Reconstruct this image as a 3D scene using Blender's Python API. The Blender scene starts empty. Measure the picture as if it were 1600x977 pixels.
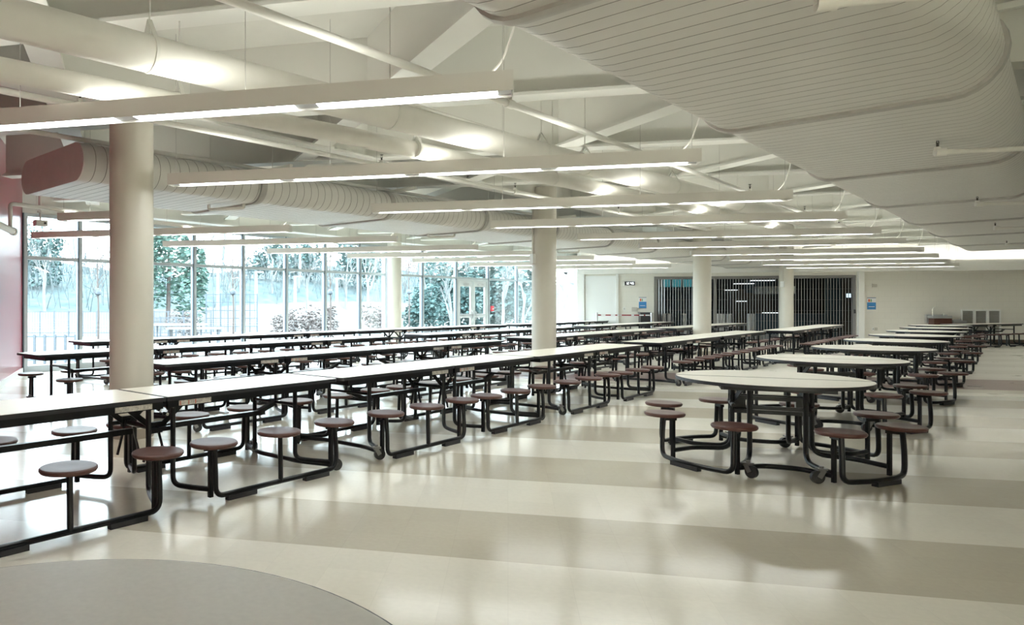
import bpy, bmesh, math, random
from mathutils import Vector, Matrix

PI = math.pi
COL = bpy.context.scene.collection
# ------------------------------------------------------------------ geometry frame of the hall
CX, FPX, YH, EYE = 520.0, 1115.0, 475.3, 1.39        # camera: principal column, focal length (px), horizon row, eye height
PH = math.radians(43.8)
U = Vector((math.sin(PH), math.cos(PH), 0))           # table rows / glazing run this way
N = Vector((-math.cos(PH), math.sin(PH), 0))          # to the left of the rows
BETA = math.radians(90) - PH                          # heading of U as a z rotation
WV = Vector((math.sin(PH + PI/3), math.cos(PH + PI/3), 0))   # light fixtures, beams, floor bands, end wall
DV = Vector((math.sin(PH - PI/3), math.cos(PH - PI/3), 0))   # diagonal beams, red wall
QN = Vector((-WV.y, WV.x, 0))                         # across the bands, away from camera
ROTW = math.atan2(WV.y, WV.x)
ROTD = math.atan2(DV.y, DV.x)
QWALL = 30.0

def SD(s, d, z=0.0):
    p = U*s + N*d
    return Vector((p.x, p.y, z))
def WQ(a, q, z=0.0):
    p = WV*a + QN*q
    return Vector((p.x, p.y, z))
def un(x, y, z):                                       # photo point at a known height
    Y = FPX*(EYE - z)/(y - YH)
    return Vector(((x - CX)/FPX*Y, Y, z))
def atY(x, y, Y):
    return Vector(((x - CX)/FPX*Y, Y, EYE - (y - YH)/FPX*Y))
def wall_pt(x, y, q=QWALL):                            # photo point on the end wall -> (a, z)
    d = Vector(((x - CX)/FPX, 1, 0)); k = q/d.dot(QN); p = d*k
    return p.dot(WV), EYE - (y - YH)/FPX*p.y
def on_glass(x, D=14.49):
    d = Vector(((x - CX)/FPX, 1, 0)); k = D/d.dot(N); return (d*k).dot(U)

# ------------------------------------------------------------------ materials
def mat(name, color, rough=0.5, metal=0.0, spec=0.5, noise=0.0, nscale=8.0, bump=0.0, bscale=60.0, coat=0.0, emit=None, estr=0.0):
    m = bpy.data.materials.new(name); m.use_nodes = True
    nt = m.node_tree; b = nt.nodes['Principled BSDF']
    b.inputs['Base Color'].default_value = (*color, 1); b.inputs['Roughness'].default_value = rough
    b.inputs['Metallic'].default_value = metal; b.inputs['Specular IOR Level'].default_value = spec
    b.inputs['Coat Weight'].default_value = coat
    if emit:
        b.inputs['Emission Color'].default_value = (*emit, 1); b.inputs['Emission Strength'].default_value = estr
    if noise or bump:
        tc = nt.nodes.new('ShaderNodeTexCoord')
    if noise:
        n = nt.nodes.new('ShaderNodeTexNoise'); n.inputs['Scale'].default_value = nscale; n.inputs['Detail'].default_value = 5
        nt.links.new(tc.outputs['Object'], n.inputs['Vector'])
        r = nt.nodes.new('ShaderNodeMapRange'); r.inputs['From Min'].default_value = 0.3; r.inputs['From Max'].default_value = 0.7
        r.inputs['To Min'].default_value = 1 - noise; r.inputs['To Max'].default_value = 1 + noise
        nt.links.new(n.outputs['Fac'], r.inputs['Value'])
        mx = nt.nodes.new('ShaderNodeVectorMath'); mx.operation = 'SCALE'; mx.inputs[0].default_value = color
        nt.links.new(r.outputs['Result'], mx.inputs['Scale']); nt.links.new(mx.outputs['Vector'], b.inputs['Base Color'])
    if bump:
        n2 = nt.nodes.new('ShaderNodeTexNoise'); n2.inputs['Scale'].default_value = bscale; n2.inputs['Detail'].default_value = 3
        nt.links.new(tc.outputs['Object'], n2.inputs['Vector'])
        bp = nt.nodes.new('ShaderNodeBump'); bp.inputs['Strength'].default_value = bump; bp.inputs['Distance'].default_value = 0.01
        nt.links.new(n2.outputs['Fac'], bp.inputs['Height']); nt.links.new(bp.outputs['Normal'], b.inputs['Normal'])
    return m

def emitter(name, color, strength):
    m = bpy.data.materials.new(name); m.use_nodes = True; nt = m.node_tree; nt.nodes.clear()
    e = nt.nodes.new('ShaderNodeEmission'); e.inputs['Color'].default_value = (*color, 1); e.inputs['Strength'].default_value = strength
    o = nt.nodes.new('ShaderNodeOutputMaterial'); nt.links.new(e.outputs[0], o.inputs['Surface']); return m

def glass(name, tint=(0.93, 0.99, 1.0), refl=0.06):
    m = bpy.data.materials.new(name); m.use_nodes = True; nt = m.node_tree; nt.nodes.clear()
    t = nt.nodes.new('ShaderNodeBsdfTransparent'); t.inputs['Color'].default_value = (*tint, 1)
    g = nt.nodes.new('ShaderNodeBsdfGlossy'); g.inputs['Roughness'].default_value = 0.02
    mx = nt.nodes.new('ShaderNodeMixShader'); mx.inputs['Fac'].default_value = refl
    o = nt.nodes.new('ShaderNodeOutputMaterial')
    nt.links.new(t.outputs[0], mx.inputs[1]); nt.links.new(g.outputs[0], mx.inputs[2]); nt.links.new(mx.outputs[0], o.inputs['Surface'])
    return m

def floor_material():
    m = bpy.data.materials.new('polished floor tile'); m.use_nodes = True; nt = m.node_tree; b = nt.nodes['Principled BSDF']
    L = nt.links.new; nd = nt.nodes.new
    tc = nd('ShaderNodeTexCoord')
    mp = nd('ShaderNodeMapping'); mp.vector_type = 'TEXTURE'; mp.inputs['Rotation'].default_value = (0, 0, ROTW)
    L(tc.outputs['Object'], mp.inputs['Vector'])
    sp = nd('ShaderNodeSeparateXYZ'); L(mp.outputs[0], sp.inputs[0])
    def math_(op, a, bb=None, c=None):
        n = nd('ShaderNodeMath'); n.operation = op
        for i, v in enumerate((a, bb, c)):
            if v is None: continue
            if isinstance(v, (int, float)): n.inputs[i].default_value = v
            else: L(v, n.inputs[i])
        return n.outputs[0]
    q = sp.outputs['Y']; a = sp.outputs['X']
    k = math_('DIVIDE', math_('SUBTRACT', q, 3.96), 0.925)
    fl = math_('FLOOR', k); par = math_('MAXIMUM', math_('FLOORED_MODULO', fl, 2.0), math_('MULTIPLY', math_('GREATER_THAN', q, 15.6), 0.65))              # 0 -> tan band, 1 -> cream band
    red = math_('MULTIPLY', math_('GREATER_THAN', q, 13.75), math_('LESS_THAN', q, 15.6))
    # per tile tone
    tx = math_('FLOOR', math_('DIVIDE', a, 0.925/3)); ty = math_('FLOOR', math_('MULTIPLY', k, 3.0))
    cb = nd('ShaderNodeCombineXYZ'); L(tx, cb.inputs[0]); L(ty, cb.inputs[1])
    wn = nd('ShaderNodeTexWhiteNoise'); wn.noise_dimensions = '3D'; L(cb.outputs[0], wn.inputs['Vector'])
    ns = nd('ShaderNodeTexNoise'); ns.inputs['Scale'].default_value = 30; ns.inputs['Detail'].default_value = 1
    L(mp.outputs[0], ns.inputs['Vector'])
    mx = nd('ShaderNodeMix'); mx.data_type = 'RGBA'; L(par, mx.inputs['Factor'])
    mx.inputs['A'].default_value = (0.52, 0.475, 0.38, 1); mx.inputs['B'].default_value = (0.77, 0.735, 0.64, 1)
    mr = nd('ShaderNodeMix'); mr.data_type = 'RGBA'; L(red, mr.inputs['Factor']); L(mx.outputs['Result'], mr.inputs['A'])
    mr.inputs['B'].default_value = (0.17, 0.075, 0.062, 1)
    # seams between tiles
    fx = math_('ABSOLUTE', math_('SUBTRACT', math_('FRACT', math_('DIVIDE', a, 0.925/3)), 0.5))
    fy = math_('ABSOLUTE', math_('SUBTRACT', math_('FRACT', math_('MULTIPLY', k, 3.0)), 0.5))
    seam = math_('GREATER_THAN', math_('MAXIMUM', fx, fy), 0.4955)
    tone = math_('ADD', math_('MULTIPLY', wn.outputs['Value'], 0.05), math_('MULTIPLY', ns.outputs['Fac'], 0.10))
    tone = math_('ADD', tone, 0.93); tone = math_('SUBTRACT', tone, math_('MULTIPLY', seam, 0.07))
    sc = nd('ShaderNodeVectorMath'); sc.operation = 'SCALE'; L(mr.outputs['Result'], sc.inputs[0]); L(tone, sc.inputs['Scale'])
    L(sc.outputs['Vector'], b.inputs['Base Color'])
    n2 = nd('ShaderNodeTexNoise'); n2.inputs['Scale'].default_value = 2.2; n2.inputs['Detail'].default_value = 3; L(tc.outputs['Object'], n2.inputs['Vector'])
    rr = nd('ShaderNodeMapRange'); rr.inputs['To Min'].default_value = 0.11; rr.inputs['To Max'].default_value = 0.18
    L(n2.outputs['Fac'], rr.inputs['Value'])
    L(math_('ADD', rr.outputs[0], math_('MULTIPLY', math_('GREATER_THAN', q, 12.8), 0.14)), b.inputs['Roughness'])
    n3 = nd('ShaderNodeTexNoise'); n3.inputs['Scale'].default_value = 7; n3.inputs['Detail'].default_value = 2; L(tc.outputs['Object'], n3.inputs['Vector'])
    bp = nd('ShaderNodeBump'); bp.inputs['Strength'].default_value = 0.025; bp.inputs['Distance'].default_value = 0.01
    L(n3.outputs['Fac'], bp.inputs['Height']); L(bp.outputs[0], b.inputs['Normal'])
    b.inputs['Specular IOR Level'].default_value = 0.5
    return m

def two_tone(name, c1, c2, scale, rough=0.95, c3=None):
    m = bpy.data.materials.new(name); m.use_nodes = True; nt = m.node_tree; b = nt.nodes['Principled BSDF']
    tc = nt.nodes.new('ShaderNodeTexCoord'); n = nt.nodes.new('ShaderNodeTexNoise'); n.inputs['Scale'].default_value = scale
    n.inputs['Detail'].default_value = 8; n.inputs['Roughness'].default_value = 0.7
    nt.links.new(tc.outputs['Object'], n.inputs['Vector'])
    r = nt.nodes.new('ShaderNodeValToRGB'); r.color_ramp.elements[0].position = 0.35; r.color_ramp.elements[1].position = 0.65
    r.color_ramp.elements[0].color = (*c1, 1); r.color_ramp.elements[1].color = (*c2, 1)
    if c3:
        e = r.color_ramp.elements.new(0.5); e.color = (*c3, 1)
    nt.links.new(n.outputs['Fac'], r.inputs['Fac']); nt.links.new(r.outputs['Color'], b.inputs['Base Color'])
    b.inputs['Roughness'].default_value = rough; b.inputs['Specular IOR Level'].default_value = 0.1
    return m

def block_wall(name, color):
    m = mat(name, color, 0.6); nt = m.node_tree; b = nt.nodes['Principled BSDF']
    tc = nt.nodes.new('ShaderNodeTexCoord'); mp = nt.nodes.new('ShaderNodeMapping')
    mp.inputs['Rotation'].default_value = (PI/2, 0, 0)
    br = nt.nodes.new('ShaderNodeTexBrick'); br.inputs['Scale'].default_value = 1.0
    br.inputs['Brick Width'].default_value = 0.40; br.inputs['Row Height'].default_value = 0.20; br.inputs['Mortar Size'].default_value = 0.006
    br.inputs['Color1'].default_value = (*color, 1); br.inputs['Color2'].default_value = (*[c*0.985 for c in color], 1)
    br.inputs['Mortar'].default_value = (*[c*0.93 for c in color], 1)
    nt.links.new(tc.outputs['Object'], mp.inputs['Vector']); nt.links.new(mp.outputs[0], br.inputs['Vector'])
    nt.links.new(br.outputs['Color'], b.inputs['Base Color'])
    return m

M = {}
M['floor'] = floor_material()
M['deck'] = mat('white painted deck', (0.66, 0.66, 0.61), 0.7, noise=0.03, nscale=3)
M['beam'] = mat('white painted steel beam', (0.75, 0.75, 0.70), 0.45, noise=0.02, nscale=2)
M['duct'] = mat('white painted sheet metal', (0.70, 0.69, 0.655), 0.42, noise=0.03, nscale=3)
M['ductcap'] = mat('duct end sheet', (0.80, 0.73, 0.70), 0.4, noise=0.03)
M['seam'] = mat('dark duct seam', (0.26, 0.25, 0.23), 0.6)
M['rib'] = mat('duct joint band', (0.44, 0.43, 0.405), 0.4, noise=0.06, nscale=20)
M['pipe'] = mat('white painted pipe', (0.80, 0.79, 0.74), 0.4, noise=0.02)
M['wrap'] = mat('white pipe insulation wrap', (0.80, 0.79, 0.74), 0.6, noise=0.03, bump=0.6, bscale=9)
M['brass'] = mat('dark sprinkler metal', (0.06, 0.055, 0.05), 0.4, metal=0.7)
M['column'] = mat('cream painted column', (0.62, 0.59, 0.51), 0.42, noise=0.02, nscale=2, bump=0.05, bscale=14)
M['colbase'] = mat('taupe rubber base', (0.30, 0.255, 0.205), 0.5)
M['wall'] = block_wall('cream block wall', (0.80, 0.775, 0.70))
M['white'] = mat('white paint', (0.84, 0.84, 0.81), 0.5, noise=0.01)
M['whitepanel'] = mat('white wall panel', (0.86, 0.88, 0.88), 0.45)
M['red'] = mat('glossy red wall panel', (0.23, 0.022, 0.042), 0.3, coat=0.15, noise=0.05, nscale=5)
M['base'] = mat('brown rubber baseboard', (0.10, 0.068, 0.048), 0.45)
M['basewhite'] = mat('light rubber baseboard', (0.60, 0.60, 0.57), 0.45)
M['black'] = mat('black powder coated steel', (0.004, 0.0045, 0.006), 0.32, spec=0.28, noise=0.15, nscale=40)
M['edge'] = mat('black rubber edging', (0.016, 0.017, 0.022), 0.4)
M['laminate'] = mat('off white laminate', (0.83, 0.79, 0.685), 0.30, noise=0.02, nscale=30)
M['underlitlam'] = mat('laminate greyed as underlit', (0.57, 0.55, 0.50), 0.42, noise=0.04, nscale=60)  # table laminate with the dim light put into its colour
M['seat'] = mat('maroon brown plastic seat', (0.085, 0.036, 0.030), 0.42, spec=0.28, noise=0.12, nscale=25, bump=0.05, bscale=120)
M['plate'] = mat('grey warning strip', (0.50, 0.47, 0.42), 0.5, noise=0.35, nscale=60)
M['redmark'] = mat('red print', (0.6, 0.08, 0.04), 0.5)
M['steel'] = mat('brushed steel', (0.62, 0.63, 0.64), 0.3, metal=0.9, noise=0.05, nscale=30)
M['castersteel'] = mat('dull caster steel', (0.20, 0.20, 0.20), 0.35, metal=0.6)
M['chrome'] = mat('chromed steel', (0.75, 0.75, 0.75), 0.15, metal=1.0)
M['housing'] = mat('white light housing', (0.70, 0.685, 0.64), 0.45)
M['cap'] = mat('grey lamp divider', (0.50, 0.51, 0.53), 0.35, metal=0.3)
M['lamp'] = emitter('fluorescent lens', (0.96, 1.0, 0.96), 10.5)
M['uplamp'] = emitter('uplight opening', (0.975, 0.975, 0.87), 5.8)
M['covelamp'] = emitter('cove lamp', (1.0, 0.99, 0.93), 9.0)
M['wire'] = mat('thin hanging wire', (0.42, 0.41, 0.39), 0.4, metal=0.4)
M['cord'] = mat('white cord', (0.84, 0.83, 0.78), 0.5)
M['glass'] = glass('window glass')
M['fillglass'] = glass('warm fill window glass', (0.97, 0.93, 0.80))  # tint warms the fill light through the added rear window
M['mullion'] = mat('silver blue window frame', (0.42, 0.47, 0.50), 0.4, metal=0.2)
M['sidestrip'] = mat('dark window gasket', (0.04, 0.06, 0.08), 0.5)
M['doorframe'] = mat('light grey door frame', (0.60, 0.64, 0.65), 0.4, metal=0.2)
M['panel_grey'] = mat('pale grey door panel', (0.72, 0.75, 0.76), 0.5)
M['blue'] = mat('blue printed sheet', (0.035, 0.22, 0.55), 0.5)
M['paper'] = mat('white printed sheet', (0.85, 0.86, 0.87), 0.5)
M['orange'] = mat('orange red print', (0.75, 0.13, 0.06), 0.5)
M['green'] = mat('green print', (0.2, 0.42, 0.2), 0.5)
M['navy'] = mat('navy print', (0.06, 0.12, 0.24), 0.5)
M['firered'] = mat('fire alarm red', (0.78, 0.03, 0.05), 0.35)
M['device'] = mat('beige device plastic', (0.55, 0.52, 0.46), 0.5)
M['devwhite'] = mat('white device plastic', (0.80, 0.80, 0.77), 0.4)
M['dark'] = mat('black plastic', (0.012, 0.012, 0.014), 0.4)
M['led'] = mat('white clock digits', (0.85, 0.87, 0.87), 0.5, emit=(0.9, 0.95, 1.0), estr=0.5)
M['belt'] = mat('maroon belt', (0.28, 0.02, 0.03), 0.6)
M['grille'] = mat('grey louvre', (0.42, 0.41, 0.37), 0.5, metal=0.2)
M['fountbrown'] = mat('brown fountain apron', (0.075, 0.028, 0.020), 0.4)
M['gate'] = mat('grey aluminium gate', (0.27, 0.262, 0.258), 0.38, metal=0.55)
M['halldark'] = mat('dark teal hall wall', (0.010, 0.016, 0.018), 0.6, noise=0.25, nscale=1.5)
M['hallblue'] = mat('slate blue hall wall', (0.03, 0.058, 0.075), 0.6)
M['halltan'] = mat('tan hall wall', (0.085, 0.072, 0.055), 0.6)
M['halllamp'] = emitter('hall lamp', (0.85, 0.93, 0.95), 0.55)
M['tealglass'] = glass('teal tinted glass', (0.04, 0.095, 0.10), 0.05)
# outdoors
M['ground'] = two_tone('pale winter ground', (0.0825, 0.0743, 0.0693), (0.1188, 0.1188, 0.1155), 0.35)
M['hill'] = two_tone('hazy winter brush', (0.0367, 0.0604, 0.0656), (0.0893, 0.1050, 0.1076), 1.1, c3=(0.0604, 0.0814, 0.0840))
M['bark'] = mat('pale bare bark', (0.1425, 0.1500, 0.1500), 0.9, noise=0.2, nscale=6)
M['barkbrown'] = mat('brown sapling bark', (0.0845, 0.0650, 0.0585), 0.9, noise=0.2, nscale=12)
M['pine'] = two_tone('pale pine needles', (0.0540, 0.1216, 0.1126), (0.1260, 0.1980, 0.1530), 3.0)
M['bush'] = two_tone('teal green shrub leaves', (0.0359, 0.0838, 0.0878), (0.1037, 0.1516, 0.1396), 3.0)
M['twig'] = two_tone('pinkish bare shrub twigs', (0.1152, 0.0936, 0.0901), (0.1728, 0.1512, 0.1440), 4.0)
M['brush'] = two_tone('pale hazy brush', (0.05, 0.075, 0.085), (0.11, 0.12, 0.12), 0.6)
M['fence'] = mat('dark fence steel', (0.0560, 0.0720, 0.0880), 0.5)
M['polewhite'] = mat('white lamp post', (0.1800, 0.1920, 0.1980), 0.4)
M['bluepanel'] = mat('slate blue netting frame', (0.0400, 0.0600, 0.0775), 0.6)

# ------------------------------------------------------------------ mesh builder
def fillet(pts, r, seg=5):
    pts = [Vector(p) for p in pts]; out = [pts[0]]
    for i in range(1, len(pts) - 1):
        p = pts[i]; a = pts[i-1] - p; b = pts[i+1] - p
        rr = min(r, a.length*0.48, b.length*0.48)
        if a.normalized().dot(b.normalized()) < -0.999: out.append(p); continue
        p0 = p + a.normalized()*rr; p1 = p + b.normalized()*rr
        for k in range(seg + 1):
            t = k/seg; out.append(p0*(1-t)**2 + p*2*t*(1-t) + p1*t*t)
    out.append(pts[-1]); return out

class MB:
    def __init__(self): self.v = []; self.f = []; self.m = []; self.s = []
    def face(self, idx, mi=0, smooth=False): self.f.append(idx); self.m.append(mi); self.s.append(smooth)
    def box(self, c, size, rz=0.0, mi=0, R=None):
        c = Vector(c); hx, hy, hz = [k/2 for k in size]
        R = R or Matrix.Rotation(rz, 3, 'Z'); b = len(self.v)
        for sx, sy, sz in ((-1,-1,-1),(1,-1,-1),(1,1,-1),(-1,1,-1),(-1,-1,1),(1,-1,1),(1,1,1),(-1,1,1)):
            self.v.append(c + R @ Vector((sx*hx, sy*hy, sz*hz)))
        for q in ((3,2,1,0),(4,5,6,7),(0,1,5,4),(1,2,6,5),(2,3,7,6),(3,0,4,7)): self.face([b+i for i in q], mi)
        return self
    def bar(self, p, q, w, h, mi=0):                    # rectangular bar between two points
        p = Vector(p); q = Vector(q); x = (q - p); L = x.length; x.normalize()
        up = Vector((0,0,1)) if abs(x.z) < 0.95 else Vector((0,1,0))
        y = up.cross(x).normalized(); z = x.cross(y)
        R = Matrix((x, y, z)).transposed()
        return self.box((p+q)/2, (L, w, h), R=R, mi=mi)
    def tube(self, pts, r, n=10, mi=0, cap=True, rx=None, closed=False):
        pts = [Vector(p) for p in pts]; rs = r if isinstance(r, (list, tuple)) else [r]*len(pts)
        base = len(self.v); T = []
        for i in range(len(pts)):
            a = pts[max(0, i-1)]; b = pts[min(len(pts)-1, i+1)]; T.append((b-a).normalized())
        up = Vector((0,0,1)) if abs(T[0].z) < 0.9 else Vector((1,0,0))
        x = up.cross(T[0]).normalized(); y = T[0].cross(x)
        for i, p in enumerate(pts):
            if i:
                ax = T[i-1].cross(T[i])
                if ax.length > 1e-7:
                    Rm = Matrix.Rotation(T[i-1].angle(T[i]), 3, ax); x = Rm @ x; y = Rm @ y
            for k in range(n):
                t = 2*PI*k/n; self.v.append(p + (x*math.cos(t) + y*math.sin(t))*rs[i])
        for i in range(len(pts)-1):
            for k in range(n):
                a = base + i*n + k; b = base + i*n + (k+1) % n
                self.face([a, b, b+n, a+n], mi, True)
        if cap:
            self.face([base+k for k in range(n)][::-1], mi); e = base + (len(pts)-1)*n; self.face([e+k for k in range(n)], mi)
        return self
    def lathe(self, c, prof, n=24, mi=0, smooth=True, mis=None):
        c = Vector(c); base = len(self.v)
        for r, z in prof:
            for k in range(n):
                t = 2*PI*k/n; self.v.append(c + Vector((r*math.cos(t), r*math.sin(t), z)))
        for i in range(len(prof)-1):
            for k in range(n):
                a = base+i*n+k; b = base+i*n+(k+1) % n
                self.face([a, b, b+n, a+n], mis[i] if mis else mi, smooth)
        if prof[0][0] > 1e-5: self.face([base+k for k in range(n)][::-1], mis[0] if mis else mi)
        if prof[-1][0] > 1e-5:
            e = base+(len(prof)-1)*n; self.face([e+k for k in range(n)], mis[-1] if mis else mi)
        return self
    def prism(self, poly, z0, z1, mi_side=0, mi_top=0, mi_bot=0):
        b = len(self.v); n = len(poly)
        for z in (z0, z1):
            for p in poly: self.v.append(Vector((p[0], p[1], z)))
        self.face([b+i for i in range(n)][::-1], mi_bot); self.face([b+n+i for i in range(n)], mi_top)
        for i in range(n):
            j = (i+1) % n; self.face([b+i, b+j, b+n+j, b+n+i], mi_side, False)
        return self
    def cyl(self, p, q, r, n=12, mi=0): return self.tube([p, q], r, n, mi)
    def build(self, name, mats, parent=None, loc=None, rz=None, sharp=35):
        me = bpy.data.meshes.new(name)
        me.from_pydata([tuple(v) for v in self.v], [], self.f)
        if not isinstance(mats, (list, tuple)): mats = [mats]
        for m in mats: me.materials.append(m)
        me.polygons.foreach_set('material_index', self.m); me.polygons.foreach_set('use_smooth', self.s)
        me.update()
        if any(self.s): me.set_sharp_from_angle(angle=math.radians(sharp))
        o = bpy.data.objects.new(name, me); COL.objects.link(o)
        if parent: o.parent = parent
        if loc is not None: o.location = loc
        if rz is not None: o.rotation_euler = (0, 0, rz)
        return o

def tag(o, label=None, cat=None, group=None, kind=None):
    if label: o['label'] = label
    if cat: o['category'] = cat
    if group: o['group'] = group
    if kind: o['kind'] = kind
    return o
def thing(name, label, cat, loc=(0,0,0), rz=0.0, group=None):
    o = bpy.data.objects.new(name, None); COL.objects.link(o); o.location = loc; o.rotation_euler = (0, 0, rz)
    o.empty_display_size = 0.1
    return tag(o, label, cat, group)
def copy_tree(o, parent=None):
    c = o.copy(); COL.objects.link(c)
    if parent: c.parent = parent
    for ch in list(o.children): copy_tree(ch, c)
    return c
def struct(o): o['kind'] = 'structure'; return o

def rounded_rect(x0, x1, y0, y1, r, corners=(1,1,1,1), seg=5):
    out = []
    for (cx, cy, a0, on) in ((x1-r, y1-r, 0, corners[0]), (x0+r, y1-r, 90, corners[1]), (x0+r, y0+r, 180, corners[2]), (x1-r, y0+r, 270, corners[3])):
        if on:
            for k in range(seg+1):
                a = math.radians(a0 + 90*k/seg); out.append((cx + r*math.cos(a), cy + r*math.sin(a)))
        else:
            out.append((x1 if a0 in (0, 270) else x0, y1 if a0 in (0, 90) else y0))
    return out

# ------------------------------------------------------------------ long folding tables
TOP = 0.737
SEATZ = 0.425
def seat_mesh():
    b = MB(); r = 0.168
    b.lathe((0,0,0), [(0.03,-0.03),(r*0.80,-0.03),(r*0.95,-0.026),(r,-0.014),(r*0.995,-0.003),(r*0.95,0.004),(r*0.85,0.005),(r*0.4,0.001),(0.0001,0.0)], 32)
    return b
SEATB = seat_mesh()

def caster(root, p, ang):
    # p: floor point, ang: rolling direction
    R = Matrix.Rotation(ang, 3, 'Z'); p = Vector(p)
    f = MB()
    f.cyl(p + Vector((0,0,0.105)), p + Vector((0,0,0.135)), 0.016, 10)
    f.box(p + Vector((0,0,0.112)), (0.07, 0.05, 0.012), ang)
    for s in (-1, 1): f.bar(p + R @ Vector((-0.01, 0.021*s, 0.108)), p + R @ Vector((0.025, 0.021*s, 0.048)), 0.006, 0.036)
    fo = f.build('caster', M['castersteel'], root)
    w = MB(); c = p + R @ Vector((0.03, 0, 0.05)); ax = R @ Vector((0, 1, 0))
    w.cyl(c - ax*0.015, c + ax*0.015, 0.05, 20); w.cyl(c - ax*0.019, c + ax*0.019, 0.018, 12)
    w.build('caster_wheel', M['dark'], fo)

def make_long_table(half=1.755, label='', group='long cafeteria tables'):
    root = thing('long_cafeteria_table', label, 'table', (0,0,0), BETA, group)
    k = half/1.755
    xin, xmid, xout = 0.2255, 0.8355*k, 1.4455*k
    xleg_i, xleg_o = 0.10, 1.30*k
    for h in (-1, 1):
        sx = lambda x: h*x
        # tabletop half
        b = MB(); x0, x1 = (0.006, half) if h > 0 else (-half, -0.006)
        cor = (1, 0, 0, 1) if h > 0 else (0, 1, 1, 0)
        b.prism(rounded_rect(x0, x1, -0.335, 0.335, 0.045, cor), TOP-0.03, TOP-0.0015, 0, 0, 0)
        b.prism(rounded_rect(x0+(0.012 if h > 0 else 0.006), x1-(0.006 if h > 0 else 0.012), -0.329, 0.329, 0.042, cor), TOP-0.0015, TOP, 1, 1, 1)
        t = b.build('tabletop', [M['edge'], M['laminate']], root)
        a = MB()
        for sy in (-1, 1): a.box((sx((0.02+half-0.10)/2), sy*0.312, TOP-0.055), (half-0.12, 0.02, 0.05))
        for x in (0.03, half-0.11): a.box((sx(x), 0, TOP-0.055), (0.02, 0.62, 0.05))
        a.box((sx(half/2), 0, TOP-0.045), (half-0.2, 0.05, 0.03))
        a.build('apron', M['black'], t)
        for sy in (-1, 1):
            pl = MB(); pl.box((sx(0.25), sy*0.3245, TOP-0.054), (0.28, 0.004, 0.036))
            if h > 0:
                for xx in (0.12, 0.19, 0.25): pl.box((sx(xx), sy*0.327, TOP-0.054), (0.006, 0.003, 0.03), mi=1)
            pl.build('label_plate', [M['plate'], M['redmark']], t)
        for sy in (-1, 1):
            # legs: down from the apron, sweep out at floor level to the stool post
            for (lx, px) in ((xleg_i, xin), (xleg_o, xout)):
                l = MB()
                path = fillet([(sx(lx), sy*0.262, TOP-0.03), (sx(lx), sy*0.262, 0.095), (sx(lx+(px-lx)*0.45), sy*0.38, 0.085), (sx(px), sy*0.535, 0.085)], 0.085, 6)
                l.tube(path, 0.0195, 10)
                l.box((sx(px), sy*0.54, 0.205), (0.03, 0.03, 0.35))
                l.bar((sx(px), sy*0.535, 0.372), (sx(px), sy*0.60, 0.372), 0.034, 0.03)
                l.cyl((sx(px)-0.055, sy*0.545, 0.372), (sx(px)+0.055, sy*0.545, 0.372), 0.014, 10)
                l.build('leg', M['black'], root)
            # floor rail with three stools
            rl = MB()
            z0 = 0.045; y = sy*0.60
            rl.tube(fillet([(sx(xin), sy*0.585, SEATZ-0.03), (sx(xin), y, 0.2), (sx(xin), y, z0), (sx(xout), y, z0), (sx(xout), y, 0.2), (sx(xout), sy*0.585, SEATZ-0.03)], 0.09, 6), 0.0195, 10)
            rl.tube([(sx(xmid), y, z0), (sx(xmid), sy*0.592, SEATZ-0.03)], 0.0195, 10)
            for x in (xin, xmid, xout): rl.box((sx(x), sy*0.583, SEATZ-0.032), (0.12, 0.12, 0.008))
            ro = rl.build('stool_rail', M['black'], root)
            for x0_, x1_ in ((xin+0.10, xin+0.36), (xout-0.36, xout-0.10)):
                p = MB(); c = (x0_+x1_)/2
                p.prism([(sx(c-0.13)*1, y-0.022), (sx(c+0.13), y-0.022), (sx(c+0.13), y+0.022), (sx(c-0.13), y+0.022)][::h], 0.0, 0.034)
                p.build('foot_pad', M['edge'], ro)
            for x in (xin, xmid, xout):
                s = MB(); s.v = [v + Vector((sx(x), sy*0.58, SEATZ)) for v in SEATB.v]; s.f = SEATB.f; s.m = SEATB.m; s.s = SEATB.s
                s.build('stool_seat', M['seat'], root)
            caster(root, (sx(xout+0.05), sy*0.515, 0), sy*0.5)
        # outer floor tie between the two stool posts
        c = MB(); c.tube(fillet([(sx(xout), -0.53, 0.06), (sx(xout-0.09), -0.25, 0.06), (sx(xout-0.09), 0.25, 0.06), (sx(xout), 0.53, 0.06)], 0.08, 5), 0.0195, 10)
        c.build('floor_tie', M['black'], root)
        # stretcher and its swing links
        st = MB(); st.box((sx((0.08+1.18*k)/2), 0, 0.47), (1.10*k, 0.045, 0.04))
        st.bar((sx(1.12*k), 0, 0.475), (sx(xleg_o), 0, 0.54), 0.05, 0.035)
        st.cyl((sx(xleg_o), -0.26, 0.545), (sx(xleg_o), 0.26, 0.545), 0.013, 8)
        st.build('stretcher', M['black'], root)
    f = MB()
    f.cyl((0, -0.25, 0.50), (0, 0.25, 0.50), 0.02, 10)
    for sy in (-0.2, 0.2):
        for h in (-1, 1):
            f.bar((h*0.26, sy, 0.69), (h*0.02, sy, 0.50), 0.008, 0.04)
            f.bar((h*0.02, sy*0.9, 0.52), (h*0.09, sy*0.9, 0.27), 0.01, 0.022)
            f.bar((h*0.10, sy*1.2, 0.5), (0, sy*1.2, 0.5), 0.03, 0.03)
            f.bar((h*0.02, sy*1.45, 0.66), (h*0.07, sy*1.45, 0.70), 0.02, 0.06)
        f.box((0, sy, 0.51), (0.09, 0.03, 0.08))
    f.build('folding_brace', M['black'], root)
    h_ = MB()
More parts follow.
